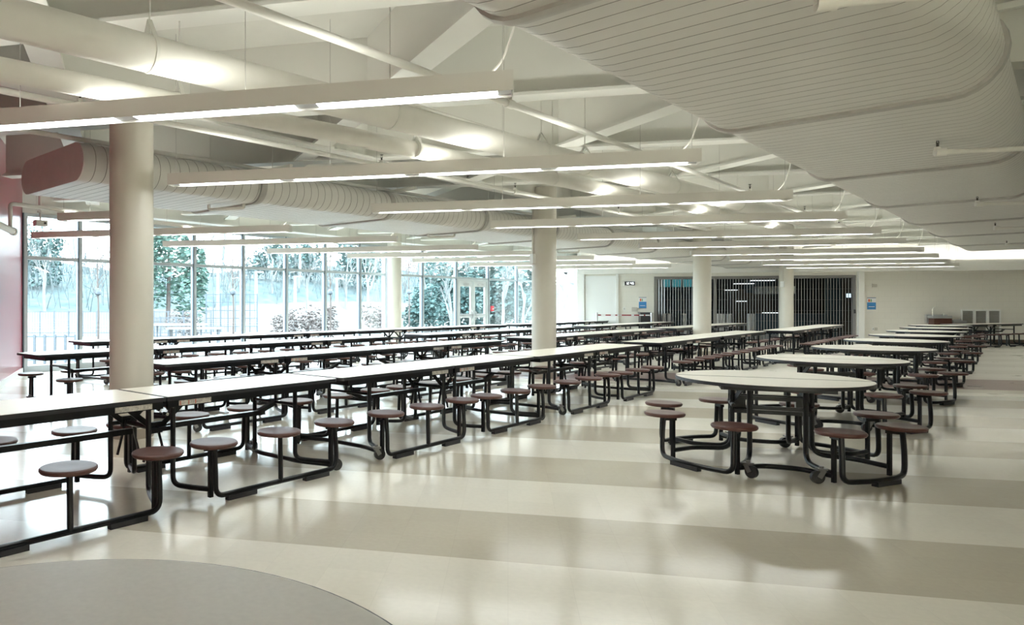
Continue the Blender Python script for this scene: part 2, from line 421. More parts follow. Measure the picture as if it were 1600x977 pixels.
    for sy in (-1, 1): h_.cyl((0.03, sy*0.25, 0.61), (0.03, sy*0.30, 0.61), 0.012, 10)
    h_.build('latch_pin', M['chrome'], root)
    return root

proto = make_long_table()
proto_used = False
def place_long(s, d, label, rz=None):
    global proto_used
    o = proto if not proto_used else copy_tree(proto)
    proto_used = True
    o.location = SD(s, d); o['label'] = label
    if rz is not None: o.rotation_euler = (0, 0, rz)
    return o
ORD = ['first', 'second', 'third', 'fourth']
LT = 'long white-topped table with twelve brown stools, '
R1 = [(2.806, 4.64), (6.36, 4.64), (9.915, 4.64)]
place_long(*R1[0], LT + 'nearest the camera, cut by the left edge')
place_long(*R1[1], LT + 'second in the aisle-side row')
place_long(*R1[2], LT + 'third in the aisle-side row, past the second column')
place_long(14.22, 4.66, LT + 'aisle-side row, fourth, beyond the first gap')
place_long(17.77, 4.66, LT + 'aisle-side row, fifth, by the third column')
place_long(22.03, 4.27, LT + 'aisle-side row, sixth, before the fourth column')
place_long(25.58, 4.27, LT + 'aisle-side row, last, against the gate')
for i, s in enumerate((6.05, 9.6)):
    place_long(s, 6.96, LT + ['just behind the nearest column, second row', 'second row, ending behind the middle column'][i])
for i, s in enumerate((14.22, 17.77, 22.0, 25.57)):
    place_long(s, 6.96, LT + 'second row, %s one beyond the middle column' % ORD[i])
for i, s in enumerate((5.72, 9.27)):
    place_long(s, 9.36, LT + ['third row, nearest the red wall', 'third row, second from the red wall'][i])
for i, s in enumerate((14.05, 17.6, 22.2, 25.75)):
    place_long(s, 9.36, LT + 'third row, %s one after the gap' % ORD[i])
for i, s in enumerate((7.67, 11.22, 14.77, 18.32, 22.45, 26.0)):
    place_long(s, 11.9, LT + 'window-side row, %s from the red wall' % ['first', 'second', 'third', 'fourth', 'fifth', 'sixth'][i])
pw = atY(1535, 507, 23.6)
o = place_long(0, 0, LT + 'standing alone before the louvred grille'); o.location = (pw.x, pw.y, 0); o.rotation_euler = (0, 0, math.radians(90-67))

# ------------------------------------------------------------------ round tables
def make_round_table(lam):
    root = thing('round_cafeteria_table', '', 'table', (0,0,0), 0, 'round cafeteria tables')
    R = 0.756
    for sy in (-1, 1):
        def disc(rad, y0):
            a0 = math.asin(y0/rad); pts = []
            for i in range(41):
                a = a0 + (PI - 2*a0)*i/40; pts.append((rad*math.cos(a), sy*rad*math.sin(a)))
            return pts if sy > 0 else pts[::-1]
        b = MB(); b.prism(disc(R, 0.004), TOP-0.03, TOP-0.0015, 0, 0, 0); b.prism(disc(R-0.006, 0.022), TOP-0.0015, TOP, 1, 1, 1)
        t = b.build('tabletop', [M['edge'], lam], root)
        a = MB()
        a.box((0, sy*0.03, TOP-0.052), (1.15, 0.03, 0.045)); a.box((0, sy*0.44, TOP-0.052), (0.80, 0.03, 0.045))
        for x in (-0.40, 0.40): a.box((x, sy*0.24, TOP-0.052), (0.03, 0.42, 0.045))
        a.build('apron', M['black'], t)
        for sx in (-1, 1):
            i22, i67 = math.radians(22.5), math.radians(67.5)
            P = lambda r, a, z: Vector((sx*r*math.cos(a), sy*r*math.sin(a), z))
            for (x0, y0, xm, ym, ang) in ((0.30, 0.07, 0.60, 0.09, i22), (0.20, 0.42, 0.25, 0.62, i67)):
                l = MB()
                l.tube(fillet([(sx*x0, sy*y0, TOP-0.04), (sx*x0, sy*y0, 0.10), (sx*xm, sy*ym, 0.09), P(0.84, ang, 0.09)], 0.11, 6), 0.0205, 10)
                l.tube([P(0.845, ang, 0.02), P(0.845, ang, 0.375)], 0.019, 4)
                l.bar(P(0.82, ang, 0.37), P(0.93, ang, 0.37), 0.036, 0.026)
                l.build('leg', M['black'], root)
            rl = MB(); a1, a2 = P(0.94, i22, 0), P(0.94, i67, 0); mid = (a1+a2)/2; out = mid.normalized()*0.06
            z = Vector((0,0,0.045))
            rl.tube(fillet([P(0.925, i22, SEATZ-0.03), a1 + Vector((0,0,0.2)), a1 + z, a1 + (a2-a1)*0.3 + out + z, a1 + (a2-a1)*0.7 + out + z, a2 + z, a2 + Vector((0,0,0.2)), P(0.925, i67, SEATZ-0.03)], 0.09, 5), 0.0205, 10)
            for an in (i22, i67): rl.box(P(0.92, an, SEATZ-0.032), (0.12, 0.12, 0.008), math.atan2(sy*math.sin(an), sx*math.cos(an)))
            ro = rl.build('stool_rail', M['black'], root)
            p = MB(); p.bar(a1 + (a2-a1)*0.22 + out*0.8 + Vector((0,0,0.018)), a1 + (a2-a1)*0.62 + out + Vector((0,0,0.018)), 0.05, 0.034)
            p.build('foot_pad', M['edge'], ro)
            for an in (i22, i67):
                s = MB(); s.v = [v*1.0 + P(0.92, an, SEATZ) for v in SEATB.v]; s.f = SEATB.f; s.m = SEATB.m; s.s = SEATB.s
                s.build('stool_seat', M['seat'], root)
            cp = P(0.80, math.radians(72), 0); caster(root, cp, math.radians(200 if sx > 0 else -40))
        ft = MB()
        e = lambda sx: Vector((sx*0.84*math.cos(math.radians(67.5)), sy*0.84*math.sin(math.radians(67.5)), 0.07))
        ft.tube(fillet([e(-1), (-0.13, sy*0.60, 0.07), (0.13, sy*0.60, 0.07), e(1)], 0.08, 5), 0.0205, 10)
        ft.build('floor_tie', M['black'], root)
    f = MB()
    for x in (-0.30, 0.30):
        f.cyl((x, -0.2, 0.50), (x, 0.2, 0.50), 0.018, 10); f.box((x*0.8, 0, 0.50), (0.10, 0.07, 0.09))
        for sy in (-1, 1): f.bar((x, sy*0.02, 0.5), (x*0.75, sy*0.26, 0.68), 0.012, 0.045)
    for z in (0.44, 0.56):
        for y in (-0.07, 0.07): f.bar((-0.32, y, z), (0.32, y, z), 0.025, 0.035)
    for sy in (-1, 1): f.bar((-0.2, sy*0.42, 0.52), (0.2, sy*0.42, 0.52), 0.025, 0.03)
    f.build('folding_brace', M['black'], root)
    return root

rt = make_round_table(M['laminate'])
RB = BETA + math.radians(-70.5)
rspots = [(7.24, 1.58), (10.28, 1.62), (13.28, 1.57), (16.28, 1.59), (19.22, 1.57), (22.35, 1.60), (25.6, 1.64), (28.7, 1.72)]
rl_ = ['nearest one whole in view', 'just behind the nearest whole one', 'third of the line going back',
       'fourth of the line going back', 'fifth of the line going back', 'third from the far end', 'next to the farthest one', 'farthest, closest to the drinking fountain']
for i, (s, d) in enumerate(rspots):
    o = rt if i == 0 else copy_tree(rt)
    o.location = SD(s, d); o.rotation_euler = (0, 0, RB + random.Random(i).uniform(-0.05, 0.05)*(i > 0))
    o['label'] = 'white round table with eight brown stools, ' + rl_[i]
    if i == 0: o['label'] = 'white round table with eight brown stools, ' + rl_[0]
nt_ = make_round_table(M['underlitlam']); nt_.location = (-0.53, 1.075, 0); nt_.rotation_euler = (0, 0, RB + 0.9)
nt_['label'] = 'round tabletop greyed as underlit, cut off by the bottom left corner of the view'

# ------------------------------------------------------------------ room shell
A = Vector((-6.26, 14.40, 0))                         # red wall / glazing corner
def red(t): return A - DV*t
rear = red(19.2)
end_r = U*38.7 + N*(-7)
def poly_prism(name, poly, z0, z1, m, kind=True):
    b = MB(); b.prism([(p[0], p[1]) for p in poly], z0, z1)
    o = b.build(name, m); 
    return struct(o)
far_r = end_r + QN*13
aL = wall_pt(903, 470)[0]
hall_l = WQ(aL, 43); 
outline = [red(19.2), Vector((5.9, -4, 0)), end_r, far_r, hall_l, SD(33.5, 14.55), A + N*0.08]
poly_prism('floor', outline, -0.12, 0.0, M['floor'])
poly_prism('ceiling', [red(19.2), Vector((5.9, -4, 0)), end_r, WQ(end_r.dot(WV), QWALL+0.3), SD(32.5, 14.7), A + N*0.22], 4.15, 4.3, M['deck'])

def wall_seg(name, p, q, z0, z1, th, m, side=0):
    p = Vector(p); q = Vector(q); d = q - p; L = d.length; rz = math.atan2(d.y, d.x)
    b = MB(); b.box((L/2, side*th/2, (z0+z1)/2), (L, th, z1-z0))
    return struct(b.build(name, m, None, (p.x, p.y, 0), rz))
wall_seg('wall_left', A, red(19.2), 0, 4.15, 0.15, M['red'], -1)
wall_seg('baseboard_left', A, red(19.2), 0, 0.11, 0.02, M['basewhite'], 1)
wall_seg('wall_rear', red(19.2), (5.9, -4, 0), 0, 1.45, 0.15, M['wall'], -1)
wall_seg('wall_rear', red(19.2), (5.9, -4, 0), 2.15, 4.15, 0.15, M['wall'], -1)
rw = red(19.2)
for k in range(4): wall_seg('window_%d' % (30+k), rw + (Vector((5.9, -4, 0)) - rw)*(k/4.0+0.005), rw + (Vector((5.9, -4, 0)) - rw)*(k/4.0+0.24), 1.45, 2.15, 0.02, M['fillglass'], -1)  # added unseen window band behind the camera, lets in fill light
for k in range(5): wall_seg('trim_%d' % (60+k), rw + (Vector((5.9, -4, 0)) - rw)*(k/4.0*0.985), rw + (Vector((5.9, -4, 0)) - rw)*(k/4.0*0.985+0.012), 1.45, 2.15, 0.12, M['white'], -1)  # posts of the added rear window
wall_seg('wall_right', (5.9, -4, 0), end_r, 0, 4.15, 0.15, M['wall'], -1)

# end wall (local frame: x along WV, y away from the camera)
def BW(name, a0, a1, z0, z1, q0, q1, m, structure=True, parent=None):
    b = MB(); b.box((0, 0, 0), (a1-a0, q1-q0, z1-z0))
    p = WQ((a0+a1)/2, (q0+q1)/2, (z0+z1)/2)
    o = b.build(name, m, None, p, ROTW)
    return struct(o) if structure else o
a_gl, a_gr = wall_pt(1022, 470)[0], wall_pt(1338, 470)[0]
zg = 2.46
a_end = end_r.dot(WV)
a_p0, a_p1 = wall_pt(962, 470)[0], wall_pt(966, 470)[0]
BW('wall_back', aL, a_gl, 0, 4.15, QWALL, QWALL+0.25, M['wall'])
BW('wall_back', a_gr, a_end, 0, 4.15, QWALL, QWALL+0.25, M['wall'])
BW('wall_back', a_gl, a_gr, zg, 4.15, QWALL, QWALL+0.25, M['wall'])
BW('trim_1', aL+0.28, a_p0, 0.12, 2.5, QWALL-0.04, QWALL, M['whitepanel'])
BW('trim_2', a_p0, a_p1, 0, 2.6, QWALL-0.07, QWALL, M['white'])
BW('trim_3', aL-0.05, aL+0.22, 0, 2.6, QWALL-0.12, QWALL+0.1, M['white'])
BW('trim_4', wall_pt(1339, 470)[0], wall_pt(1348, 470)[0], 0, 2.6, QWALL-0.14, QWALL, M['white'])
BW('trim_5', aL-0.05, a_end, 2.58, 2.86, QWALL-0.35, QWALL, M['white'])
cv = MB(); cv.box((0,0,0), (a_end-aL-1.0, 0.10, 0.03)); cvo = cv.build('cove_lamp', M['covelamp'])
cvr = thing('cove_light', 'long bright light trough on the ledge along the top of the end wall', 'light', WQ((aL+a_end)/2, QWALL-0.2, 2.90), ROTW); cvo.parent = cvr
cv = MB()
for y in (-0.07, 0.07): cv.box((0,y,0), (a_end-aL-1.0, 0.015, 0.08))
cv.build('light_trough', M['white'], cvr)
BW('baseboard_back', wall_pt(1348, 470)[0], a_end, 0, 0.14, QWALL-0.02, QWALL, M['base'])
BW('baseboard_back', a_p1, a_gl, 0, 0.12, QWALL-0.02, QWALL, M['basewhite'])
# return from the end wall to the window line
pr = WQ(aL, QWALL); wall_seg('wall_return', pr, SD(31.2, 14.5), 0, 4.15, 0.12, M['white'], -1)

# ------------------------------------------------------------------ glazed wall
DG = 14.49
ZH, ZT = 3.23, 2.33
ms = [6.10, 7.27, 8.74, 10.21, 11.73, 13.24, 14.76, 16.28, 17.45]
ms2 = [17.62, 19.45, 21.46, 23.6, 25.75, 27.9, 30.65]
def glazed_bay(name, s0, s1, door=False):
    root = bpy.data.objects.new(name, None); COL.objects.link(root); struct(root)
    root.location = SD(s0, DG); root.rotation_euler = (0, 0, BETA); L = s1 - s0
    b = MB()
    b.box((0, 0, ZH/2), (0.07, 0.14, ZH)); b.box((L/2, 0, ZH-0.03), (L, 0.12, 0.06))
    b.box((L/2, 0, ZT), (L-0.07, 0.12, 0.07))
    if not door: b.box((L/2, 0, 0.07), (L, 0.14, 0.14))
    b.box((-0.047, -0.045, ZH/2), (0.026, 0.05, ZH), mi=1)  # dark strip beside the left edge of each mullion
    b.build('window_frame', [M['mullion'], M['sidestrip']], root)
    g = MB(); g.box((L/2, 0.0, (ZT+ZH)/2), (L-0.07, 0.012, ZH-ZT-0.1))
    if not door: g.box((L/2, 0.0, (0.14+ZT)/2), (L-0.07, 0.012, ZT-0.14-0.06))
    g.build('glass_pane', M['glass'], root)
    return root
wi = 1
for i in range(len(ms)-1): glazed_bay('window_%d' % wi, ms[i], ms[i+1]); wi += 1
for i in range(len(ms2)-1):
    glazed_bay('window_%d' % wi, ms2[i], ms2[i+1], door=(i == 2)); wi += 1
# last mullion of the left run and return trim
BM = MB(); BM.box((0,0,ZH/2), (0.07,0.14,ZH)); struct(BM.build('trim_6', M['mullion'], None, SD(17.45, DG), BETA))
BM = MB(); BM.box((0,0,ZH/2), (0.12,0.3,ZH)); struct(BM.build('trim_8', M['mullion'], None, SD(30.7, DG), BETA))
# spandrel above the glass and the beam in front
BM = MB(); BM.box((0,0,0), (25.4, 0.16, 4.15-ZH)); struct(BM.build('trim_9', M['beam'], None, SD(18.6, DG+0.05, (4.15+ZH)/2), BETA))
BM = MB(); BM.box((0,0,0), (24.5, 0.32, 0.03)); BM.box((0,0,0.25), (24.5, 0.05, 0.5)); struct(BM.build('trim_10', M['beam'], None, SD(18.4, DG-0.55, ZH+0.08), BETA))
# double door
def make_door(name, s0, s1):
    root = bpy.data.objects.new(name, None); COL.objects.link(root); struct(root)
    root.location = SD(s0, DG); root.rotation_euler = (0, 0, BETA); L = s1 - s0
    top = ZT-0.04
    fr = MB(); fr.box((0.10, 0, top/2), (0.08, 0.12, top)); fr.box((L-0.10, 0, top/2), (0.08, 0.12, top)); fr.box((L/2, 0, top-0.03), (L, 0.12, 0.08)); fr.box((L/2, 0, top/2), (0.09, 0.11, top))
    fr.build('door_frame', M['doorframe'], root)
    for x0, x1 in ((0.15, L/2-0.05), (L/2+0.05, L-0.15)):
        d = MB(); w = 0.10; c = (x0+x1)/2
        d.box((x0+w/2, 0, top/2), (w, 0.05, top-0.06)); d.box((x1-w/2, 0, top/2), (w, 0.05, top-0.06))
        d.box((c, 0, top-0.16), (x1-x0-2*w, 0.05, 0.2)); d.box((c, 0, 0.96), (x1-x0-2*w, 0.05, 0.14)); d.box((c, 0, 0.18), (x1-x0-2*w, 0.05, 0.3))
        dl = d.build('door_leaf', M['panel_grey'], root)
        g = MB(); g.box((c, 0, 1.55), (x1-x0-2*w, 0.01, 1.08)); g.box((c, 0, 0.6), (x1-x0-2*w, 0.01, 0.6)); g.build('glass_pane', M['glass'], dl)
        h = MB(); h.box((c, -0.07, 0.99), (x1-x0-0.12, 0.04, 0.05)); h.box((c, -0.05, top-0.18), (0.32, 0.06, 0.06)); h.build('panic_bar', M['steel'], dl)
        hd = MB(); xx = x1-0.05 if x0 < 0.5 else x0+0.05
        hd.tube(fillet([(xx, -0.03, 1.15), (xx, -0.10, 1.10), (xx, -0.10, 0.85), (xx, -0.03, 0.80)], 0.03, 3), 0.012, 8); hd.build('door_handle', M['steel'], dl)
    return root
make_door('door_1', ms2[2], ms2[3])
fa = MB(); fa.box((0,0,0), (0.14, 0.06, 0.2)); fa.box((0,-0.035,-0.02), (0.10,0.012,0.03), mi=1)
tag(fa.build('fire_alarm_box', [M['firered'], M['devwhite']], None, SD(ms2[3]+0.16, DG-0.1, 1.22), BETA), 'small red fire alarm pull box beside the glass double door', 'alarm')

# ------------------------------------------------------------------ columns
def column(x, dist, label, box=None, top=3.6):
    t = (x - CX)/FPX; a = math.atan(t); p = Vector((dist*math.sin(a), dist*math.cos(a), 0))
    root = thing('round_column', label, 'column', p, 0, 'round cream columns')
    b = MB(); b.lathe((0,0,0), [(0.225,0.0),(0.225,top)], 40); b.build('column_shaft', M['column'], root)
    c = MB(); c.lathe((0,0,0), [(0.23,0.0),(0.23,0.10),(0.2255,0.104)], 40); c.build('column_base', M['colbase'], root)
    if box:
        dirn = math.atan2(-p.y, -p.x) + box[0]
        e = Vector((math.cos(dirn), math.sin(dirn), 0))
        k = MB(); k.box(e*0.245 + Vector((0,0,box[1])), (0.06, 0.12, 0.2), dirn); k.build('junction_box', M['devwhite'], root)
        k = MB(); k.tube([e*0.235 + Vector((0,0,box[1]+0.1)), e*0.235 + Vector((0,0,top))], 0.012, 8); k.build('conduit', M['column'], root)
    return root
column(205.8, 7.82, 'nearest and widest round column, standing among the long tables on the left')
column(850, 14.17, 'round column with a small junction box, middle of the hall', (-1.0, 2.24))
column(1097, 22.1, 'round column standing in front of the left part of the gate')
column(1228.7, 30.3, 'narrowest round column with a box and conduit, standing close to the gate', (-0.5, 2.1))
pc = SD(17.42, DG-0.45)
column(CX + FPX*pc.x/pc.y, math.hypot(pc.x, pc.y), 'pale round column standing in the window line between glazed bays')

# ------------------------------------------------------------------ ceiling beams (structure)
tn = [11]
def trim(b, m, loc, rz):
    o = struct(b.build('trim_%d' % tn[0], m, None, loc, rz)); tn[0] += 1; return o
def beam(c, rz, L, zb, fl=0.24, top=4.15):
    b = MB()
    b.box((0,0,0.015), (L, fl, 0.03)); b.box((0,0,0.045), (L, fl*0.55, 0.03)); b.box((0,0,(top-zb)/2), (L, 0.05, top-zb-0.002))
    trim(b, M['beam'], (c.x, c.y, zb), rz)
def clip(p, d):                                        # part of a line lying inside the hall
    ts = [i*0.1 for i in range(-500, 501)]; ok = []
    rn = Vector((DV.y, -DV.x, 0))
    for t in ts:
        x = p + d*t
        if x.dot(N) < DG-0.7 and x.dot(N) > -6.8 and x.dot(QN) < QWALL-0.4 and x.y > -3.6 and (x-A).dot(rn) > 0.15: ok.append(t)
    return (min(ok), max(ok)) if ok else None
ZB = 3.42
for i in range(-2, 11):
    q = 4.71 + 2.575*i
    p = QN*q; c = clip(p, WV)
    if c and c[1]-c[0] > 1: beam(p + WV*(c[0]+c[1])/2, ROTW, c[1]-c[0], ZB)
E_ = Vector((DV.y, -DV.x, 0))
for i in range(-4, 12):
    e = 2.43 + 3.07*i
    p = E_*e; c = clip(p, DV)
    if c and c[1]-c[0] > 1: beam(p + DV*(c[0]+c[1])/2, ROTD, c[1]-c[0], ZB+0.012, 0.26)
for D in (6.6, -2.2):
    c = clip(N*D, U)
    beam(N*D + U*(c[0]+c[1])/2, BETA, c[1]-c[0], ZB-0.02, 0.32)

# ------------------------------------------------------------------ big flat oval ducts
B2 = math.radians(46.1)
U2 = Vector((math.sin(B2), math.cos(B2), 0)); V2 = Vector((math.cos(B2), -math.sin(B2), 0))
R2 = math.atan2(U2.y, U2.x)
def duct(label, dl, dr, zb, hgt, s0, s1, ribs, pitch, cap_mat):
    # dl, dr: left / right extent (distance to the left of the camera axis along -V2)
    c = (dl + dr)/2; wd = abs(dl - dr); r = hgt/2
    loc = -V2*c + U2*s0
    root = thing('air_duct', label, 'duct', (loc.x, loc.y, zb), R2, 'flat oval air ducts')
    def ring(x, rr, hh=0.0):
        out = []
        for k in range(13):
            a = -PI/2 + PI*k/12; out.append(Vector((x, wd/2 - r + (rr)*math.cos(a), r + rr*math.sin(a))))
        for k in range(13):
            a = PI/2 + PI*k/12; out.append(Vector((x, -wd/2 + r + rr*math.cos(a), r + rr*math.sin(a))))
        return out
    b = MB(); xs = []; L = s1 - s0; x = 0.0
    xs.append((0.0, r))
    x = pitch
    while x < L:
        xs += [(x-0.004, r), (x, r-0.004), (x+0.004, r)]; x += pitch
    xs.append((L, r)); n = 26
    for xx, rr in xs: b.v += ring(xx, rr)
    for i in range(len(xs)-1):
        dark = xs[i+1][1] < r or xs[i][1] < r
        for k in range(n):
            a = i*n+k; c2 = i*n+(k+1) % n; b.face([a, c2, c2+n, a+n], 1 if dark else 0, not dark)
    b.build('duct_body', [M['duct'], M['seam']], root, sharp=30)
    for end, nm in ((0.0, 'end_cap'), (L, 'end_cap')):
        e = MB(); e.v += ring(end - 0.01, r*1.0) + ring(end + 0.01, r*1.0)
        e.face(list(range(n))[::-1]); e.face([n+k for k in range(n)])
        for k in range(n): e.face([k, (k+1) % n, n+(k+1) % n, n+k])
        e.build(nm, cap_mat, root)
    for rb in ribs:
        xx = rb - s0
        if xx < 0.05 or xx > L: continue
        e = MB(); prof = [(-0.045, r), (-0.045, r+0.022), (-0.01, r+0.03), (0.01, r+0.03), (0.045, r+0.022), (0.045, r)]
        for px, pr_ in prof: e.v += ring(xx+px, pr_)
        for i in range(len(prof)-1):
            for k in range(n):
                a = i*n+k; c2 = i*n+(k+1) % n; e.face([a, c2, c2+n, a+n], 0, True)
        e.build('joint_band', M['rib'], root, sharp=40)
        h = MB()
        for y in (-wd*0.42, wd*0.42): h.cyl((xx+0.25, y, hgt*0.75), (xx+0.25, y, 4.15-zb), 0.006, 6)
        h.box((xx+0.25, 0, hgt+0.04), (0.05, wd+0.5, 0.045))
        h.build('hanger_strut', M['beam'], root)
    return root
duct('wide white ribbed flat oval duct crossing the upper right', 2.16, 0.31, 2.80, 0.56, -2.0, 25.5, [3.1+3.27*k for k in range(-1, 8)], 0.142, M['duct'])
duct('narrower ribbed flat oval duct ending in a plain cap near the red wall', 9.02, 7.28, 2.72, 0.42, 3.35, 31.5, [5.77+2.53*k for k in range(0, 11)], 0.13, M['ductcap'])

# ------------------------------------------------------------------ pipes
def sprinkler(parent, p, up=True):
    s = MB(); k = 1 if up else -1; p = Vector(p)
    s.cyl(p, p + Vector((0,0,0.035*k)), 0.010, 8)
    for d in (-1, 1): s.bar(p + Vector((0.012*d,0,0.03*k)), p + Vector((0.004*d,0,0.065*k)), 0.005, 0.005)
    s.cyl(p + Vector((0,0,0.065*k)), p + Vector((0,0,0.069*k)), 0.022, 10)
    s.build('sprinkler_head', M['brass'], parent)
def pipe(name, label, p, q, ext0, ext1, r, m, heads=(), bands=(), group=None, extra=None):
    p = Vector(p); q = Vector(q); d = (q-p).normalized(); a = p - d*ext0; e = q + d*ext1
    root = thing(name, label, 'pipe', a, 0, group)
    pts = [a + (e-a)*(i/24) - a for i in range(25)]
    MB().tube(pts, r, 20 if r > 0.05 else 12).build('pipe_run', m, root)
    for t in heads:
        c = p + d*t - a
        if c.length > (e-a).length: continue
        f = MB(); f.cyl(c - d*0.05, c + d*0.05, r*1.35, 12); f.cyl(c, c + Vector((0,0,r+0.035)), r*0.9, 10); f.build('pipe_fitting', m, root)
        sprinkler(root, c + Vector((0,0,r+0.035)))
    for t in bands:
        c = p + d*t - a
        f = MB(); f.cyl(c - d*0.012, c + d*0.012, r*1.04, 20)
        side = Vector((d.y, -d.x, 0))
        f.cyl(c + Vector((0,0,r)), c + Vector((0,0,4.15-p.z)), 0.006, 6)
        f.bar(c + side*r*0.7 + Vector((0,0,r*0.7)), c + Vector((0,0,r+0.10)), 0.03, 0.008); f.bar(c - side*r*0.7 + Vector((0,0,r*0.7)), c + Vector((0,0,r+0.10)), 0.03, 0.008)
        f.build('pipe_hanger', M['beam'], root)
    if extra: extra(root, a, d)
    return root
z1 = 2.98
pipe('large_water_pipe', 'thickest white overhead pipe crossing above the nearest light fixture', un(0, 25, z1), un(803, 229, z1), 0.9, 14, 0.118, M['pipe'], bands=(0.9, 3.1, 5.4, 6.3, 8.6, 11, 14, 17))
z2 = 2.83
pipe('insulated_pipe', 'lumpy wrapped white pipe below the thickest overhead pipe', un(0, 108, z2), un(569, 217, z2), 0.7, 0.05, 0.074, M['wrap'], bands=(1.2, 3.6))
pipe('insulated_pipe', 'smooth wrapped white pipe continuing right from the lumpy wrapped one', un(565, 217, z2), un(868, 280, z2), -0.05, 8, 0.078, M['pipe'], bands=(0.7, 3.0, 6.0))
z3 = 3.05
pipe('sprinkler_pipe', 'thin white sprinkler pipe running diagonally past the right end of the nearest light', un(360, 0, z3), un(1000, 238, z3), 1.5, 14, 0.028, M['pipe'], heads=(2.85, 6.4, 9.6, 13, 16), group='sprinkler pipes')
z4 = 3.10
pipe('sprinkler_pipe', 'thin white sprinkler pipe below the lumpy wrapped pipe at upper left', un(0, 141, z4), un(532, 246, z4), 0.5, 13, 0.028, M['pipe'], heads=(0.66, 4.5, 7.5, 11), group='sprinkler pipes')
z5 = 3.20
def drops(root, a, d):
    for x, y, yb in ((381, 262, 318), (710, 325, 356), (905, 360, 378)):
        c = un(x, y, z5) - a; zb = 2.66
        b = MB(); dn = Vector((c.x, c.y, zb - z5)); t = dn - WV*0.5
        b.tube(fillet([c, dn, t, t + Vector((0,0,0.06))], 0.03, 3), 0.022, 10); b.cyl(c - d*0.05, c + d*0.05, 0.038, 12); b.build('pipe_drop', M['pipe'], root)
        sprinkler(root, t + Vector((0,0,0.06)))
pipe('sprinkler_pipe', 'thin white sprinkler pipe with drops running along the left duct', un(82, 211, z5), un(639, 303, z5), 1.0, 14, 0.028, M['pipe'], extra=drops, group='sprinkler pipes')
z6 = 3.08
pipe('conduit_pipe', 'pair of slim conduits beside the thickest overhead pipe', un(647, 164, z6), un(897, 241, z6), 0.3, 10, 0.016, M['pipe'])
# sprinkler branches under the right duct
for i, (x, y, z, lab) in enumerate(((1283, 6, 2.70, 'white sprinkler branch crossing under the right duct at the top edge'), (1465, 238, 2.70, 'white sprinkler branch under the right duct, beside the frame edge, nearest complete one'),
                             (1527, 319, 2.70, 'second white sprinkler branch under the right duct'), (1555, 357, 2.70, 'third white sprinkler branch under the right duct'), (1573, 383, 2.70, 'farthest white sprinkler branch under the right duct'))):
    p = un(x, y, z); root = thing('sprinkler_branch', lab, 'pipe', p, 0, 'sprinkler branches under the right duct')
    b = MB(); b.tube([Vector((0,0,0)), WV*2.6], 0.022, 12); b.cyl(-WV*0.02, WV*0.06, 0.034, 12); b.cyl((0,0,0), (0,0,0.045), 0.026, 10); b.build('pipe_run', M['pipe'], root)
    sprinkler(root, (0,0,0.045))
    b = MB(); b.tube([WV*2.6, WV*2.6 + Vector((0,0,1.4))], 0.022, 10); b.build('pipe_riser', M['pipe'], root)
# pipe with drop by the red wall
p = atY(16, 318, 9.6); root = thing('wall_pipe', 'white capped pipe with a vertical drop in front of the red wall', 'pipe', p)
b = MB(); v = Vector((0,0,-0.36)); b.tube(fillet([v, (0,0,0), un(139, 334, p.z) - p, un(139, 334, p.z) - p + (un(139, 334, p.z) - p)*2], 0.05, 4), 0.028, 12); b.build('pipe_drop', M['pipe'], root)
b = MB(); d = (atY(-40, 333, 8.3) - atY(21, 362, 9.6)); b.tube([atY(21, 362, 9.6) - p, atY(21, 362, 9.6) - p + d*2], 0.045, 14); b.cyl(atY(21, 362, 9.6) - p - d.normalized()*0.015, atY(21, 362, 9.6) - p + d.normalized()*0.03, 0.054, 14); b.build('pipe_run', M['pipe'], root)

# ------------------------------------------------------------------ pendant lights
ZF = 2.60
def make_light(Lf):
    root = thing('pendant_light', '', 'light', (0,0,0), ROTW, 'linear pendant lights')
    b = MB(); w, h, t = 0.15, 0.115, 0.008
    for sy in (-1, 1): b.box((-Lf/2, sy*(w/2-t/2), h/2), (Lf, t, h))
    for x in (-t/2, -Lf+t/2): b.box((x, 0, h/2), (t, w-2*t, h))
    b.box((-Lf/2, 0, 0.04), (Lf-2*t, w-2*t, 0.006))
    b.build('light_housing', M['housing'], root)
    n = 4 if Lf > 3 else 1; seg = Lf/n
    for i in range(n):
        d = MB(); d.box((-seg*(i+0.5), 0, 0.024), (seg-0.16, w-0.05, 0.012)); d.build('lens', M['lamp'], root)
        e = MB(); e.box((-seg*(i+0.5), 0, 0.075), (seg-0.16, w-0.06, 0.012)); e.build('uplight_lens', M['uplamp'], root)
    for i in range(n+1):
        c = MB(); x = -seg*i; x = min(-0.05, max(-Lf+0.05, x)); c.box((x, 0, 0.022), (0.14 if 0 < i < n else 0.075, w-2*t-0.002, 0.016))
        c.build('lamp_divider', M['cap'], root)
    for x in (-0.06, -Lf*0.33, -Lf*0.66, -Lf+0.06):
        wv = MB(); wv.cyl((x, 0, h), (x, 0, 4.15-ZF), 0.0025, 5); wv.build('suspension_wire', M['wire'], root)
    cd = MB(); cd.tube(fillet([(-0.15, 0, h*0.9), (-0.06, 0.03, h+0.08), (0.03, 0.03, h+0.35), (-0.05, 0.0, h+0.7), (-0.06, 0, 4.15-ZF)], 0.2, 6), 0.006, 8); cd.build('power_cord', M['cord'], root)
    return root
LF = 4.95
pl = make_light(LF)
ends = [(802, 146), (1093, 255), (1235.5, 313), (1320.4, 343), (1374, 365.5), (1413, 381), (1441.5, 394), (1465, 403), (1483, 411), (1497, 416.5)]
ends2 = [(454.4, 362.5), (620.7, 378), (747.7, 390.5), (850, 398.5), (927.5, 406), (992.8, 413), (1048, 418.5)]
ordn = ['nearest', 'second', 'third', 'fourth', 'fifth', 'sixth', 'seventh', 'eighth', 'ninth', 'farthest']
first = True
